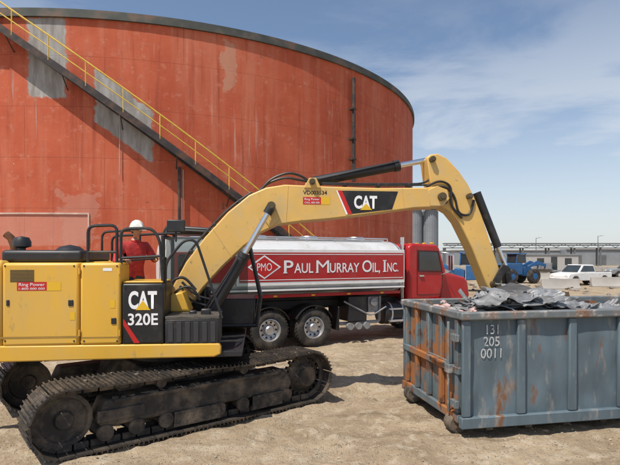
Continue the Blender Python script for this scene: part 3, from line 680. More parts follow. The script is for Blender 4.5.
for i,((s,hs_),wd) in enumerate(zip(segs,wds)):
    wreal=wd/tot*(bx-ax)
    sw=wreal-.025-(.07 if s.endswith(' ') else 0)
    z0_=2.02-(.05 if ',' in s else 0); z1_=2.02+.34*hs_
    if s=='I': T('lettering_%d'%i,s,xx+sw/2-.03,xx+sw/2+.03,z0_,z1_,yl_,WHTD,trk,0)
    else: T('lettering_%d'%i,s.strip(),xx,xx+sw,z0_,z1_,yl_,WHTD,trk,0 if s=='M' else .012)
    if s in('P','M','I'):
        ss=[]
        qs={'P':[(xx-.02,xx+.09)],'M':[(xx-.02,xx+.06),(xx+sw-.06,xx+sw+.02)],'I':[(xx+sw/2-.06,xx+sw/2+.06)]}[s]
        for q in qs:
            ss.append(g_quad((q[0],yl_-.003,2.02),(q[1],yl_-.003,2.02),(q[1],yl_-.003,2.045),(q[0],yl_-.003,2.045)))
            if s=='I': ss.append(g_quad((q[0],yl_-.003,2.335),(q[1],yl_-.003,2.335),(q[1],yl_-.003,2.36),(q[0],yl_-.003,2.36)))
        O('serif_%d'%i,ss,WHTD,trk,smooth=False)
    xx+=wreal
dcx=tx(264.5,0,-.04)[0]
O('logo_diamond_white',([(dcx-.46,-.040,2.19),(dcx,-.040,1.88),(dcx+.46,-.040,2.19),(dcx,-.040,2.50)],[(0,1,2,3)]),WHTD,trk)
O('logo_diamond_red',([(dcx-.39,-.044,2.19),(dcx,-.044,1.925),(dcx+.39,-.044,2.19),(dcx,-.044,2.455)],[(0,1,2,3)]),REDD,trk)
T('logo_pmo','PMO',dcx-.2,dcx+.2,2.09,2.29,-.048,WHTD,trk,.0)
O('top_walkway',[g_b2((XA+.2,.75,2.93),(XB-.2,1.65,2.97))]+[g_lathe([(0,.12),(.25,.11),(.28,.06),(.28,-.05)],(x,1.2,2.95),20,'z') for x in(-2.2,-.6,1,2.6)],ALU,trk)
O('top_rail',[g_tube([(XA+.2,.55,3.0),(XB-.2,.55,3.0)],.02,6),g_tube([(XA+.2,1.85,3.0),(XB-.2,1.85,3.0)],.02,6)]+[g_cyl((XA+.2+i*.9,.55,2.85),(XA+.2+i*.9,.55,3.0),.015,6) for i in range(8)],ALU,trk)
O('chassis_rails',[g_b2((XA+.1,.75,.98),(XB+2.6,.85,1.22)),g_b2((XA+.1,1.55,.98),(XB+2.6,1.65,1.22)),g_b2((XA+.2,.8,1.22),(XB,1.6,1.40))],BLK,trk,bevel=.01)
def wheel(x,y,dual,sgn,tag,r=.52):
    w_=.28
    prof=[(.29,-w_/2+.02),(.34,-w_/2),(r-.06,-w_/2),(r-.01,-w_/2+.03),(r,-.05),(r,.05),(r-.01,w_/2-.03),(r-.06,w_/2),(.34,w_/2),(.29,w_/2-.02)]
    ty=[g_lathe(prof,(x,y,r),40)]
    if dual: ty.append(g_lathe(prof,(x,y+sgn*.31,r),40))
    for i in range(36):
        q=2*math.pi*i/36
        for oy in (-.08,.0,.08): ty.append(g_box((x+(r+.002)*math.cos(q+oy),y+oy,r+(r+.002)*math.sin(q+oy)),(.02,.06,.05),Matrix.Rotation(-q-oy,3,'Y')))
    O('tyre_'+tag,ty,RUB,trk)
    s=-sgn
    rim=[(.30,s*.125),(.285,s*.13),(.27,s*.09),(.24,s*.02),(.16,s*.0),(.13,s*.03),(.12,s*.09),(.09,s*.12),(0,s*.125)]
    O('rim_'+tag,g_lathe(rim,(x,y,r),32),ALU,trk,ang=30)
    hl=[]
    for i in range(10):
        q=2*math.pi*i/10; hl.append(g_cyl((x+.205*math.cos(q),y+s*.012,r+.205*math.sin(q)),(x+.205*math.cos(q),y+s*.022,r+.205*math.sin(q)),.028,10))
    O('hand_holes_'+tag,hl,BLKD,trk)
for i,x in enumerate((-.62,.66)):
    wheel(x,.20,True,1,'rear_near_%d'%i); wheel(x,2.2,True,-1,'rear_far_%d'%i)
wheel(5.0,.22,False,1,'front_near'); wheel(5.0,2.2,False,-1,'front_far')
O('axles',[g_cyl((x,.2,.52),(x,2.2,.52),.09) for x in(-.62,.66,5.0)],BLK,trk)
fen=[]
for x in (-.62,.66):
    pts=[(x+.60*math.cos(q),.52+.62*math.sin(q)) for q in [rad(25+i*(130/14)) for i in range(15)]]; pi=[(x+.58*math.cos(q),.52+.60*math.sin(q)) for q in [rad(25+i*(130/14)) for i in range(15)]]
    fen.append(g_prism(pts+pi[::-1],.03,.68))
O('fenders',fen,BLK,trk,ang=50)
O('mud_flaps',[g_b2((-1.33,.05,.35),(-1.31,.68,1.05)),g_b2((1.4,.05,.4),(1.42,.68,1.05))],BLK,trk)
O('pump_cabinet',[g_b2((1.75,.10,.62),(2.35,.7,1.33)),g_b2((-2.9,.05,.75),(-1.6,.7,1.33))],BLK,trk,bevel=.02)
O('meter',[g_b2((2.42,.14,.85),(2.75,.5,1.30)),g_cyl((2.58,.12,1.15),(2.58,.05,1.15),.12,20)],GRY,trk,bevel=.01)
O('valves_pipes',[g_tube(bend([(1.5,.4,.7),(1.5,.3,.55),(2.9,.3,.55),(2.9,.3,1.3)],.12),.05,10),g_tube(bend([(1.6,.1,1.2),(2.5,.1,.74),(3.0,.1,1.0)],.2),.025,8)]+[g_lathe([(0,-.08),(.1,-.08),(.1,-.02),(.06,0),(.06,.1)],(1.75+i*.27,.06,.5),16) for i in range(3)],GRY,trk)
O('hose_reel',[g_lathe([(.0,-.01),(.33,-.01),(.33,.0),(.14,.02),(.14,.4),(.33,.42),(.33,.43),(0,.43)],(-2.3,-.0,1.05),28),g_lathe([(.14,.03),(.27,.05),(.28,.2),(.27,.38),(.14,.4)],(-2.3,0,1.05),28)],TRED,trk)
O('fuel_tank',[g_cyl((3.0,.42,.78),(4.15,.42,.78),.33,28)],BLK,trk,bevel=.03)
O('tank_straps',[g_cyl((x,.42,.78),(x+.05,.42,.78),.345,28) for x in (3.2,3.6,3.95)],ALU,trk)
O('step',[g_b2((3.1,.0,.55),(3.9,.12,.6)),g_b2((3.1,.02,.9),(3.9,.12,.94))],ALU,trk)
cb=[(3.85,1.15),(5.05,1.15),(5.25,1.75),(5.30,2.02),(5.05,2.72),(4.95,2.83),(4.0,2.87),(3.85,2.75)]
O('cab_shell',[g_prism(cb,.18,2.22)],TRED,trk,bevel=.07,seg=4)
O('cab_side_window',[g_prism([(4.25,2.05),(5.10,2.02),(4.95,2.60),(4.25,2.62)],.165,.185),g_prism([(4.25,2.05),(5.10,2.02),(4.95,2.60),(4.25,2.62)],2.215,2.235)],GLS,trk)
O('windscreen',[([(5.325,.35,2.05),(5.325,2.05,2.05),(5.085,2.0,2.70),(5.085,.4,2.70)],[(0,1,2,3)])],GLS,trk)
O('door_seams',[g_tube([(4.18,.172,1.3),(4.18,.172,2.7)],.008,4),g_tube([(5.12,.172,1.3),(5.16,.172,1.98)],.008,4),g_tube([(4.18,.172,1.3),(5.12,.172,1.3)],.008,4)],BLK,trk)
O('door_handle',[g_b2((4.25,.14,1.85),(4.42,.175,1.9))],CHR,trk,bevel=.01)
O('window_trim',[g_tube([(4.22,.165,2.02),(5.13,.165,1.99),(4.97,.165,2.63),(4.22,.165,2.65)],.014,6,True)],BLK,trk)
hood=[(5.25,1.0),(6.45,1.0),(6.52,1.2),(6.45,1.66),(6.3,1.8),(5.26,2.02)]
O('hood',[g_prism(hood,.45,1.95)],TRED,trk,bevel=.09,seg=4)
pf=[(5.0+.66*math.cos(rad(q)),.52+.66*math.sin(rad(q))) for q in range(10,175,12)]; pf2=[(5.0+.60*math.cos(rad(q)),.52+.60*math.sin(rad(q))) for q in range(10,175,12)]
for n_,yy in (('near',(.10,.5)),('far',(1.9,2.3))):
    O('front_fender_'+n_,[g_prism(pf+pf2[::-1],*yy)],TRED,trk,ang=50)
O('grille',[g_b2((6.49,.75,1.05),(6.56,1.65,1.65))],CHR,trk,bevel=.02)
O('bumper',[g_b2((6.45,.12,.55),(6.65,2.28,.9))],CHR,trk,bevel=.04)
O('headlamps',[g_b2((6.42,.5,1.15),(6.52,.72,1.35)),g_b2((6.42,1.68,1.15),(6.52,1.9,1.35))],WHT,trk,bevel=.02)
O('exhaust_stack',[g_cyl((3.75,.35,1.2),(3.75,.35,3.05),.06,16),g_cyl((3.75,.35,1.6),(3.75,.35,2.5),.085,16)],CHR,trk)
O('mirrors',[g_b2((5.3,-.12,2.05),(5.36,.08,2.5)),g_tube(bend([(5.1,.2,2.6),(5.3,-.02,2.56),(5.3,-.02,2.0),(5.1,.2,1.9)],.06),.014,6)],CHR,trk,bevel=.01)
O('roof_lights',[g_b2((4.9,.4+i*.38,2.86),(5.0,.5+i*.38,2.91)) for i in range(5)],YDEC,trk,bevel=.01)
O('rear_ladder',[g_tube([(XA-.14,.5,.9),(XA-.14,.5,3.0)],.02,6),g_tube([(XA-.14,.95,.9),(XA-.14,.95,3.0)],.02,6)]+[g_tube([(XA-.14,.5,1+i*.3),(XA-.14,.95,1+i*.3)],.015,6) for i in range(7)],ALU,trk)
O('rear_bumper',[g_b2((XA-.2,.1,.75),(XA-.05,2.3,.9))],BLK,trk,bevel=.02)
O('tail_lamps',[g_b2((XA-.21,.2,.78),(XA-.2,.35,.87)),g_b2((XA-.21,2.05,.78),(XA-.2,2.2,.87))],REDD,trk)

# ---------------------------------------------------------------- roll-off container
KA=rad(11); kn=W(463,440,6.69); kon=root('scrap_container',(kn.x,kn.y,0),KA)
CW,CL,CH=2.15,6.8,1.71
CB=M('container_blue',(.105,.145,.17),.65,.05,var=.22,scale=2.2,col2=(.18,.085,.04),th=(.59,.67),scale2=2.3,col3=(.235,.23,.215),th3=(.56,.70),scale3=5,bump=.25,bscale=8,stretch=(1.3,1,.45))
CBR=M('container_rusty',(.12,.155,.17),.7,.1,var=.2,scale=2,col2=(.34,.135,.045),th=(.48,.56),scale2=2.6,col3=(.12,.055,.033),th3=(.54,.64),scale3=6,bump=.3,bscale=10,stretch=(1,1,.6))
RIMM=M('container_rim',(.17,.19,.195),.6,.2,var=.25,scale=3,col2=(.22,.12,.07),th=(.5,.6),scale2=3,col3=(.36,.35,.33),th3=(.54,.64),scale3=6)
zb0=.17
def wall(x0,y0,x1,y1): return g_b2((x0,y0,zb0),(x1,y1,CH-.08))
def dentwall(y,yt):
    nx,nz_=140,24; v=[];f=[]
    for s in (0,1):
        for j in range(nz_+1):
            for i in range(nx+1):
                x=.05+(CL-.1)*i/nx; z=zb0+(CH-.08-zb0)*j/nz_
                d=(.032*mn.noise(Vector((x*1.1,z*1.4,y)))+.018*mn.noise(Vector((x*3,z*3,y+4))))*min(1,j/5,(nz_-j)/5)
                v.append((x,(y if s==0 else yt)+d,z))
    m=(nx+1)*(nz_+1)
    for j in range(nz_):
        for i in range(nx):
            a=j*(nx+1)+i; f.append((a,a+1,a+nx+2,a+nx+1)); f.append((a+m,a+m+nx+1,a+m+nx+2,a+m+1))
    return v,f
O('near_side',dentwall(.06,.075),CB,kon,ang=180)
O('far_side',dentwall(CW-.075,CW-.06),CBR,kon,ang=180)
O('end_panel',[wall(.05,.05,.07,CW-.05),wall(CL-.07,.05,CL-.05,CW-.05)],CBR,kon)
O('floor',[g_b2((.05,.05,zb0-.02),(CL-.05,CW-.05,zb0+.02))],CBR,kon)
ribs=[]
xs=[.0,.82,1.62,2.42,3.22,4.02,4.82,5.62,CL-.12]
for x in xs:
    ribs.append(g_b2((x,0.0,zb0+.125),(x+.12,.058,CH-.115))); ribs.append(g_b2((x,CW-.058,zb0+.125),(x+.12,CW,CH-.115)))
O('side_ribs',ribs,CB,kon,bevel=.014)
eribs=[]
for y in (.12,.62,1.05,1.5,CW-.22): eribs.append(g_b2((-.02,y,zb0+.145),(.048,y+.09,CH-.11)))
eribs.append(g_b2((-.035,.075,.85),(.03,CW-.075,.95))); eribs.append(g_b2((-.03,.095,zb0+.02),(.03,CW-.095,zb0+.14)))
O('end_ribs',eribs,CBR,kon,bevel=.012)
O('door_hardware',[g_cyl((-.06,.3,.3),(-.06,.3,1.55),.022,10),g_box((-.06,.3,.9),(.06,.14,.12)),g_box((-.05,.14,1.35),(.06,.16,.1)),g_box((-.05,.14,.45),(.06,.16,.1)),g_tube(bend([(-.07,.3,1.0),(-.1,.7,1.02),(-.07,.95,1.0)],.1),.014,6)],RIMM,kon,bevel=.008)
O('top_rim',[g_b2((-.035,-.035,CH-.11),(CL+.03,.075,CH)),g_b2((-.035,CW-.075,CH-.11),(CL+.03,CW+.035,CH)),g_b2((-.036,.0755,CH-.108),(.074,CW-.0755,CH-.002)),g_b2((CL-.08,.0755,CH-.108),(CL+.03,CW-.0755,CH-.002))],RIMM,kon,bevel=.02)
O('bottom_rail',[g_b2((-.02,-.012,zb0-.03),(CL,.09,zb0+.12)),g_b2((-.02,CW-.09,zb0-.03),(CL,CW+.012,zb0+.12))],CB,kon,bevel=.012)
O('skids',[g_b2((.2,.3,.03),(CL-.2,.42,zb0-.03)),g_b2((.2,CW-.42,.03),(CL-.2,CW-.3,zb0-.03))]+[g_b2((.4+i*.6,.1,.07),(.5+i*.6,CW-.1,zb0-.03)) for i in range(10)],TRKF,kon)
RW=[(0,-.1),(.12,-.1),(.135,-.08),(.135,.08),(.12,.1),(0,.1)]
O('rollers',[g_lathe(RW,(x,y,.135),20) for x in(.05,CL-.25) for y in (.32,CW-.32)],TRKF,kon)
O('roller_brackets',[g_b2((-.0,y-.14,.1),(.2,y-.105,.26)) for y in(.32,CW-.32)]+[g_b2((-.0,y+.105,.1),(.2,y+.14,.26)) for y in(.32,CW-.32)],CBR,kon)
def kx(u,v):
    a=(u-HU)/F; c_,s_=math.cos(KA),math.sin(KA); t=(-s_*kn.x+c_*kn.y+.03)/(-s_*a+c_); x=a*t
    return c_*(x-kn.x)+s_*(t-kn.y),H-(v-HV)/F*t
STC=M('stencil_white',(.50,.51,.51),.7,var=.1,scale=6,col2=(.14,.17,.18),th=(.56,.64),scale2=14)
def dent(X,Z): return .032*mn.noise(Vector((X*1.1,Z*1.4,.06)))+.018*mn.noise(Vector((X*3,Z*3,4.06)))
for s,u0,v0,u1,v1 in (('131',487,325,499,334),('205',484,337,500,346),('0011',482,349,502,358)):
    a=kx(u0,v0); b2=kx(u1,v1)
    T('stencil_'+s,s,a[0],b2[0],b2[1],a[1],0,STC,kon,.0,fn=lambda X,Z:(X,.052+dent(X,Z)-.006,Z))

deb=root('debris_pile',(kn.x,kn.y,0),KA)
DG=[M('scrap_grey',(.21,.215,.22),.6,.3,var=.3,scale=4,col2=(.12,.11,.10),th=(.5,.7)),M('scrap_light',(.33,.33,.315),.75,.0,var=.2,scale=4,col2=(.20,.185,.16),th=(.45,.7)),M('scrap_dark',(.06,.06,.06),.6,var=.3,scale=4),M('scrap_dirt',(.15,.125,.10),.9,var=.3,scale=5),M('scrap_galvanised',(.27,.28,.29),.55,.35,var=.25,scale=3,col2=(.17,.155,.14),th=(.48,.68),scale2=4),M('scrap_insulation',(.50,.34,.31),.95,var=.2,scale=6,bump=.8,bscale=20)]
def hgt(x,y):
    h=1.37+.24*math.exp(-((x-1.2)/.7)**2)+.05*math.exp(-((x-2.6)/.8)**2)-.02*math.exp(-((x-.3)/.5)**2)
    h+=.09*mn.noise(Vector((x*1.3,y*1.3,2)))+.06*mn.noise(Vector((x*4,y*4,9)))+.03*mn.noise(Vector((x*9,y*9,5)))
    e=min((y-.08)/.35,(CW-.08-y)/.35,(x-.08)/.35,1); return h-.12*(1-max(0,e))
v=[];f=[];nx,ny=130,44
for j in range(ny+1):
    for i in range(nx+1):
        x=.085+(CL-.17)*i/nx; y=.085+(CW-.17)*j/ny; v.append((x,y,hgt(x,y)))
for j in range(ny):
    for i in range(nx): a=j*(nx+1)+i; f.append((a,a+1,a+nx+2,a+nx+1))
O('rubble',(v,f),DG[3],deb,smooth=False)
def g_sheet(c,sx,sy,R,curl,th=.008,wav=0,n=12,clip=True):
    nyy=36 if wav else n
    v=[];f=[]
    fold=random.uniform(-.3,.3); fa=random.choice([0,0,.3,-.4,.5])
    for s in (0,1):
        for j in range(nyy+1):
            for i in range(n+1):
                a=(i/n-.5)*sx; b_=(j/nyy-.5)*sy; a0=a/sx
                if i in(0,n): a*=1+.10*mn.noise(Vector((c[0]*7,j*7.0/nyy,i)))
                if j in(0,nyy): b_*=1+.12*mn.noise(Vector((c[1]*7,i*.7,j)))
                z=curl*a0*a0*.8*min(sx,.6)+.06*mn.noise(Vector((a*4+c[0],b_*4+c[1],c[2])))+.03*mn.noise(Vector((a*11,b_*11,c[0])))+(wav*math.sin(b_*82) if wav else 0)
                if a0>fold: z+=fa*(a0-fold)*sx
                p=Vector(c)+R@Vector((a,b_,z+(th if s else 0)))
                if clip: # scrap stays between the container walls, resting against them
                    p.y=max(.10+.01*s,min(CW-.10-.01*s,p.y)); p.x=max(.10,min(CL-.10,p.x)); 
                    if p.z>1.95: p.z=1.95+(p.z-1.95)*.4
                v.append(tuple(p))
    m=(n+1)*(nyy+1)
    for j in range(nyy):
        for i in range(n):
            a=j*(n+1)+i; f.append((a,a+n+1,a+n+2,a+1)); f.append((a+m,a+m+1,a+m+n+2,a+m+n+1))
    for i in range(n):
        for a,b_ in ((i,i+1),(nyy*(n+1)+i+1,nyy*(n+1)+i)): f.append((a,b_,b_+m,a+m))
    for j in range(nyy):
        for a,b_ in (((j+1)*(n+1),j*(n+1)),(j*(n+1)+n,(j+1)*(n+1)+n)): f.append((a,b_,b_+m,a+m))
    return v,f
by={i:[] for i in range(6)}
for i in range(170):
    x=random.uniform(.45,CL-.5); y=random.uniform(.45,CW-.45)
    if random.random()<.45: x=random.uniform(.6,2.6)
    s1,s2=random.uniform(.3,.8),random.uniform(.14,.40)
    Rm=Matrix.Rotation(random.gauss(0,.8),3,'Z')@Matrix.Rotation(random.gauss(0,.16),3,'X')@Matrix.Rotation(random.gauss(0,.12),3,'Y')
    by[random.choice([0,0,1,4,4,4,0,2])].append(g_sheet((x,y,hgt(x,y)+random.uniform(.04,.13)),s1,s2,Rm,random.gauss(0,.5),wav=random.choice([0,.008,.010])))
for i in range(120):
    x=random.uniform(.2,CL-.2); y=random.uniform(.2,CW-.2); s=random.uniform(.02,.06)
    by[random.choice([0,3,1])].append(g_rock((x,y,hgt(x,y)+s*.3),s,.8))
for i in range(60):
    x=random.uniform(.7,CL-1.3); y=random.uniform(.5,CW-.5); z=hgt(x,y)+.10; q=random.gauss(0,.5); l=random.uniform(.4,1.0)
    d=Vector((math.cos(q),math.sin(q)*.4,random.uniform(-.10,.14)))*l
    p=Vector((x-.3,y,z)); by[random.choice([2,0,4])].append(g_tube([p,p+d*.5+Vector((0,0,random.uniform(-.05,.1))),p+d],random.uniform(.006,.016),6))
for i in range(34):
    x=random.uniform(.18,.62); y=random.uniform(.22,CW-.3); by[5 if i%3 else 1].append(g_rock((x,y,hgt(x,y)+.17),random.uniform(.06,.13),.6))
def big(u,v,yl,sx,sy,rx,ry,rz,mi,curl=.4,wav=0):
    a=(u-HU)/F; c_,s_=math.cos(KA),math.sin(KA); t=(yl-s_*kn.x+c_*kn.y)/(-s_*a+c_); x=c_*(a*t-kn.x)+s_*(t-kn.y); z=H-(v-HV)/F*t
    Rm=Matrix.Rotation(rz,3,'Z')@Matrix.Rotation(ry,3,'Y')@Matrix.Rotation(rx,3,'X'); by[mi].append(g_sheet((x,yl,z),sx,sy,Rm,curl,wav=wav,n=20))
big(520,297,.6,1.1,.5,.30,.16,.1,4,.3,.010); big(548,300,.9,.9,.5,.28,.16,-.1,0,-.2,.010); big(566,305,.5,.7,.3,.25,.05,.1,4,.2,.010); big(505,292,.8,.6,.45,.35,-.2,.2,2,.3); big(590,307,.7,.7,.45,.18,.04,.1,0,.2,.010); big(524,290,1.3,.9,.5,.3,.20,.1,4,.3,.010); big(489,301,.35,.5,.3,.3,-.2,.2,0,.3); big(609,308,1.1,.6,.5,.1,.03,.2,0,.2)
for i in by: O('pieces_%s'%['grey','light','dark','dirt','galvanised','insulation'][i],by[i],DG[i],deb,smooth=False)

# ---------------------------------------------------------------- background
def at(u,Y): return (u-HU)/F*Y
def zz_(v,Y): return H-(v-HV)/F*Y
BGR=M('bg_grey_metal',(.27,.29,.31),.6,.2,var=.1,scale=.3); BGD=M('bg_dark_metal',(.13,.14,.15),.7,var=.2,scale=.3); BGL=M('bg_pale',(.42,.41,.39),.8,var=.12,scale=.2); BGC=M('bg_concrete',(.36,.34,.31),.9,var=.15,scale=.5)
r=root('grain_silo',(0,0,0)); Y=92
sil=[]
for u0,u1 in ((411,429),(430,446)):
    x0_,x1_=at(u0,Y),at(u1,Y); cx_,rr_=(x0_+x1_)/2,(x1_-x0_)/2*.98
    zt_=zz_(209,Y)
    sil.append(g_lathe([(rr_,0),(rr_,zt_),(rr_*1.03,zt_),(rr_*1.03,zt_+.3),(.1,zt_+.9)],(cx_,Y+6,0),40,'z'))
    for k in range(28):
        q=2*math.pi*k/28; sil.append(g_box((cx_+rr_*1.01*math.cos(q),Y+6+rr_*1.01*math.sin(q),zt_/2),(.18,.18,zt_),Matrix.Rotation(q,3,'Z')))
    for k in range(1,9): sil.append(g_lathe([(rr_,zt_*k/9),(rr_*1.02,zt_*k/9),(rr_*1.02,zt_*k/9+.12),(rr_,zt_*k/9+.12)],(cx_,Y+6,0),40,'z'))
O('bins',sil,BGR,r,ang=30)
O('bin_catwalk',[g_b2((at(409,Y),Y+4,zz_(207,Y)),(at(446,Y),Y+5,zz_(207,Y)+.2))]+[g_cyl((at(409+i*4,Y),Y+4,zz_(207,Y)),(at(409+i*4,Y),Y+4,zz_(207,Y)+1.2),.05,6) for i in range(10)],BGD,r)
r=root('conveyor_gallery',(0,0,0)); Y=135; g1=[];x0_=at(445,Y);x1_=260
zt_,zl=zz_(243,Y),zz_(247.5,Y)
g1+= [g_b2((x0_,Y,zt_-.3),(x1_,Y+2.5,zt_)),g_b2((x0_,Y,zl-.2),(x1_,Y+2.5,zl)),g_b2((x0_,Y+1,zl+.5),(x1_,Y+1.6,zt_-.5))]
x=x0_;i=0
while x<x1_:
    g1.append(g_tube([(x,Y-.02,zl if i%2 else zt_-.2),(x+2,Y-.02,zt_-.2 if i%2 else zl)],.09,4)); x+=2;i+=1
x=x0_
while x<x1_:
    g1+= [g_b2((x,Y+.2,0),(x+.35,Y+.6,zl-.2)),g_b2((x,Y+1.9,0),(x+.35,Y+2.3,zl-.2))]; x+=7
O('truss',g1,BGD,r,smooth=False)
r=root('warehouse',(0,0,0)); Y=150
O('walls',[g_b2((at(455,Y),Y,0),(at(560,Y),Y+20,zz_(250.5,Y))),g_b2((at(560,Y)+.1,Y-3,0),(at(680,Y),Y+16,zz_(249.5,Y)))],BGR,r)
O('roof_edge',[g_b2((at(455,Y)-.3,Y-.3,zz_(250.5,Y)),(at(560,Y)-.1,Y+20,zz_(250.5,Y)+.25)),g_b2((at(560,Y)+.2,Y-3.4,zz_(249.5,Y)),(at(680,Y),Y+16,zz_(249.5,Y)+.25))],BGL,r)
O('doors',[g_b2((at(470+i*24,Y),Y-3.15 if 470+i*24>560 else Y-.1,0),(at(480+i*24,Y),Y-3.02 if 470+i*24>560 else Y-.02,3)) for i in range(8) if i!=3],BGD,r)
r=root('concrete_wall',(0,0,0)); Y=75
O('wall_panels',[g_b2((at(440,Y)+i*3.05,Y,0),(at(440,Y)+i*3.05+3,Y+.3,1.0+.2*(i%3==0))) for i in range(22)],BGC,r,bevel=.03)
r=root('site_office',(at(530,66),66,0),rad(8))
O('walls',[g_b2((0,0,.4),(7,2.6,2.7))],BGL,r,bevel=.03); O('roof',[g_b2((-.1,-.1,2.7),(7.1,2.7,2.85))],BGR,r); O('windows_door',[g_b2((1,-.02,1.4),(2,-.002,2.3)),g_b2((3,-.02,.5),(3.9,-.002,2.5)),g_b2((5,-.02,1.4),(6,-.002,2.3))],GLS,r); O('feet',[g_b2((.2+i*2.1,.2,0),(.5+i*2.1,2.4,.4)) for i in range(4)],BGD,r)
def jersey(name,u,Y,yaw,L_=3):
    r=root(name,(at(u,Y),Y,0),yaw)
    O('block',[g_prism([(-.3,0),(.3,0),(.3,.08),(.12,.33),(.08,.8),(-.08,.8),(-.12,.33),(-.3,.08)],-L_/2,L_/2)],BGC,r,bevel=.01)
for i,(u,Yy) in enumerate(((535,52),(610,41),(650,43),(560,38))): jersey('jersey_barrier',u,Yy,rad(80+5*i))
def pole(u,Y,v):
    r=root('light_pole',(at(u,Y),Y,0)); h=zz_(v,Y)
    O('shaft',[g_cyl((0,0,0),(0,0,h),.12,10,.06),g_tube([(0,0,h-.1),(.9,0,h+.1)],.05,6)],BGD,r); O('lamp_head',[g_box((1.1,0,h+.1),(.5,.2,.1))],BGL,r,bevel=.02)
pole(536,120,238); pole(598,115,236)
TRE=M('distant_foliage',(.05,.07,.045),.9,var=.35,scale=.15)
tl=[]
for i in range(900):
    x=random.uniform(60,900); yy=random.uniform(560,600); s=random.uniform(2,4.5)
    tl.append(g_rock((x,yy,s*.7+abs(mn.noise(Vector((x*.02,0,0))))*5*random.random()),s,1.0))
O('distant_tree_line',tl,TRE,smooth=False)
HD=M('yard_scrap_mixed',(.24,.21,.18),.9,var=.5,scale=.6)
g=[]
for i in range(110):
    u=random.uniform(450,680); Y=random.uniform(22,46)
    g.append(g_sheet((at(u,Y),Y,.08),random.uniform(.3,1.2),random.uniform(.2,.5),Matrix.Rotation(random.random()*6,3,'Z'),random.gauss(0,.5),n=5,clip=False) if random.random()<.4 else g_rock((at(u,Y),Y,.05),random.uniform(.06,.22),.7))
O('scattered_scrap',g,HD,smooth=False)
def pickup(name,u,Y,yaw,mat):
    r=root(name,(at(u,Y),Y,0),yaw)
    low=[(-2.75,.55),(-2.8,.95),(-2.75,1.12),(-.6,1.12),(1.45,1.12),(2.6,1.02),(2.8,.85),(2.8,.5),(2.35,.45),(2.3,.62),(2.05,.82),(1.7,.82),(1.45,.62),(1.4,.42),(-1.35,.42),(-1.4,.62),(-1.65,.82),(-2.0,.82),(-2.25,.62),(-2.3,.5)]
    O('body',[g_prism(low,-.95,.95)],mat,r,bevel=.05,seg=3)
    cabn=[(-.75,1.12),(-.6,1.78),(.75,1.80),(1.5,1.12)]
    v,f=g_prism(cabn,-.88,.88); v=[(x,y*(.84 if z>1.5 else 1),z) for x,y,z in v]; O('cabin',[(v,f)],mat,r,bevel=.05)
    wn=[(-.6,1.2),(-.5,1.68),(.7,1.70),(1.25,1.2)]
    def wf(sg): return [(x,sg*(.895-.135*(z-1.15)/.62),z) for x,z in wn]
    O('side_windows',[(wf(-1),[(0,1,2,3)]),(wf(1),[(3,2,1,0)])],GLS,r)
    O('windscreen',[([(1.50,-.78,1.18),(1.50,.78,1.18),(.86,.68,1.74),(.86,-.68,1.74)],[(0,1,2,3)])],GLS,r)
    O('bed_interior',[g_b2((-2.68,-.8,.7),(-.85,.8,1.13))],BLK,r)
    for i,x in enumerate((-1.82,1.88)):
        for j,y in enumerate((-.86,.86)):
            O('wheel_%d%d'%(i,j),g_lathe([(0,-.11),(.2,-.11),(.22,-.13),(.36,-.12),(.385,-.08),(.385,.08),(.36,.12),(.22,.13),(.2,.11),(0,.11)],(x,y,.385),24),RUB,r)
            O('rim_%d%d'%(i,j),g_lathe([(0,-.012),(.2,-.01),(.2,.01),(0,.012)],(x,y*1.15,.385),20),ALU,r)
    O('lamps',[g_b2((2.72,-.85,.78),(2.815,-.55,.95)),g_b2((2.72,.55,.78),(2.815,.85,.95))],WHT,r,bevel=.02)
    O('bumpers',[g_b2((2.76,-.9,.45),(2.9,.9,.62)),g_b2((-2.92,-.9,.45),(-2.78,.9,.62))],CHR,r,bevel=.03)
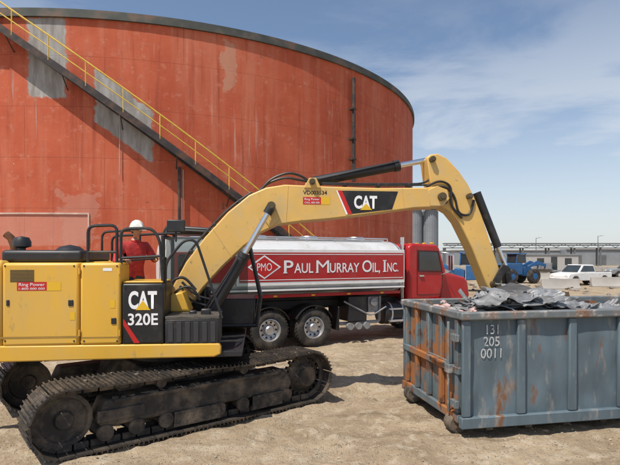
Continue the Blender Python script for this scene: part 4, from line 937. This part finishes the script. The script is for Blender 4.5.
pickup('pickup_truck',581,44,rad(205),WHT)
pickup('pickup_truck.001',634,58,rad(170),M('pickup_grey',(.2,.21,.22),.3,var=.05))
BLU=M('machine_blue',(.025,.11,.27),.45,var=.15,col2=(.12,.12,.13),th=(.55,.8),scale2=1.5)
def loader(name,u,Y,yaw):
    r=root(name,(at(u,Y),Y,0),yaw)
    O('engine_body',[g_prism([(-2.6,.9),(-.3,.8),(-.3,1.9),(-2.3,1.85),(-2.6,1.5)],-.7,.7)],BLU,r,bevel=.06)
    O('front_frame',[g_prism([(-.2,.7),(1.3,.6),(1.3,1.2),(.4,1.7),(-.2,1.5)],-.5,.5)],BLU,r,bevel=.05)
    O('cab',[g_prism([(-1.0,1.9),(.1,1.9),(.05,2.65),(-.9,2.7)],-.6,.6)],GLS,r,bevel=.04)
    O('cab_pillars',[g_cyl((x,y,1.85),(x2_,y,2.7),.05,6) for x,x2_ in((-1.0,-.9),(.1,.05)) for y in(-.62,.62)],BLU,r)
    O('cab_roof',[g_b2((-1.05,-.68,2.7),(.15,.68,2.8))],BLU,r,bevel=.03)
    O('arms',[g_prism([(.5,1.6),(1.6,2.1),(2.9,1.7),(2.9,1.45),(1.6,1.75),(.5,1.35)],y,y+.12) for y in (-.5,.38)],BLU,r,bevel=.02)
    O('bucket',[g_prism([(2.7,1.9),(2.6,1.3),(2.9,1.0),(3.9,1.15),(3.9,1.2),(3.0,1.15),(2.75,1.4),(2.8,1.9)],-1.1,1.1)],GRY,r)
    for i,x in enumerate((-1.8,.8)):
        for j,y in enumerate((-.85,.85)): 
            O('tyre_%d%d'%(i,j),g_lathe([(0,-.2),(.3,-.2),(.33,-.25),(.6,-.24),(.68,-.15),(.68,.15),(.6,.24),(.33,.25),(.3,.2),(0,.2)],(x,y,.68),28),RUB,r)
            O('hub_%d%d'%(i,j),g_lathe([(0,-.02),(.3,0),(0,.02)],(x,y*1.27,.68),20),BLU,r)
loader('wheel_loader',520,47,rad(20)); loader('wheel_loader.001',462,36,rad(160))
print('done')
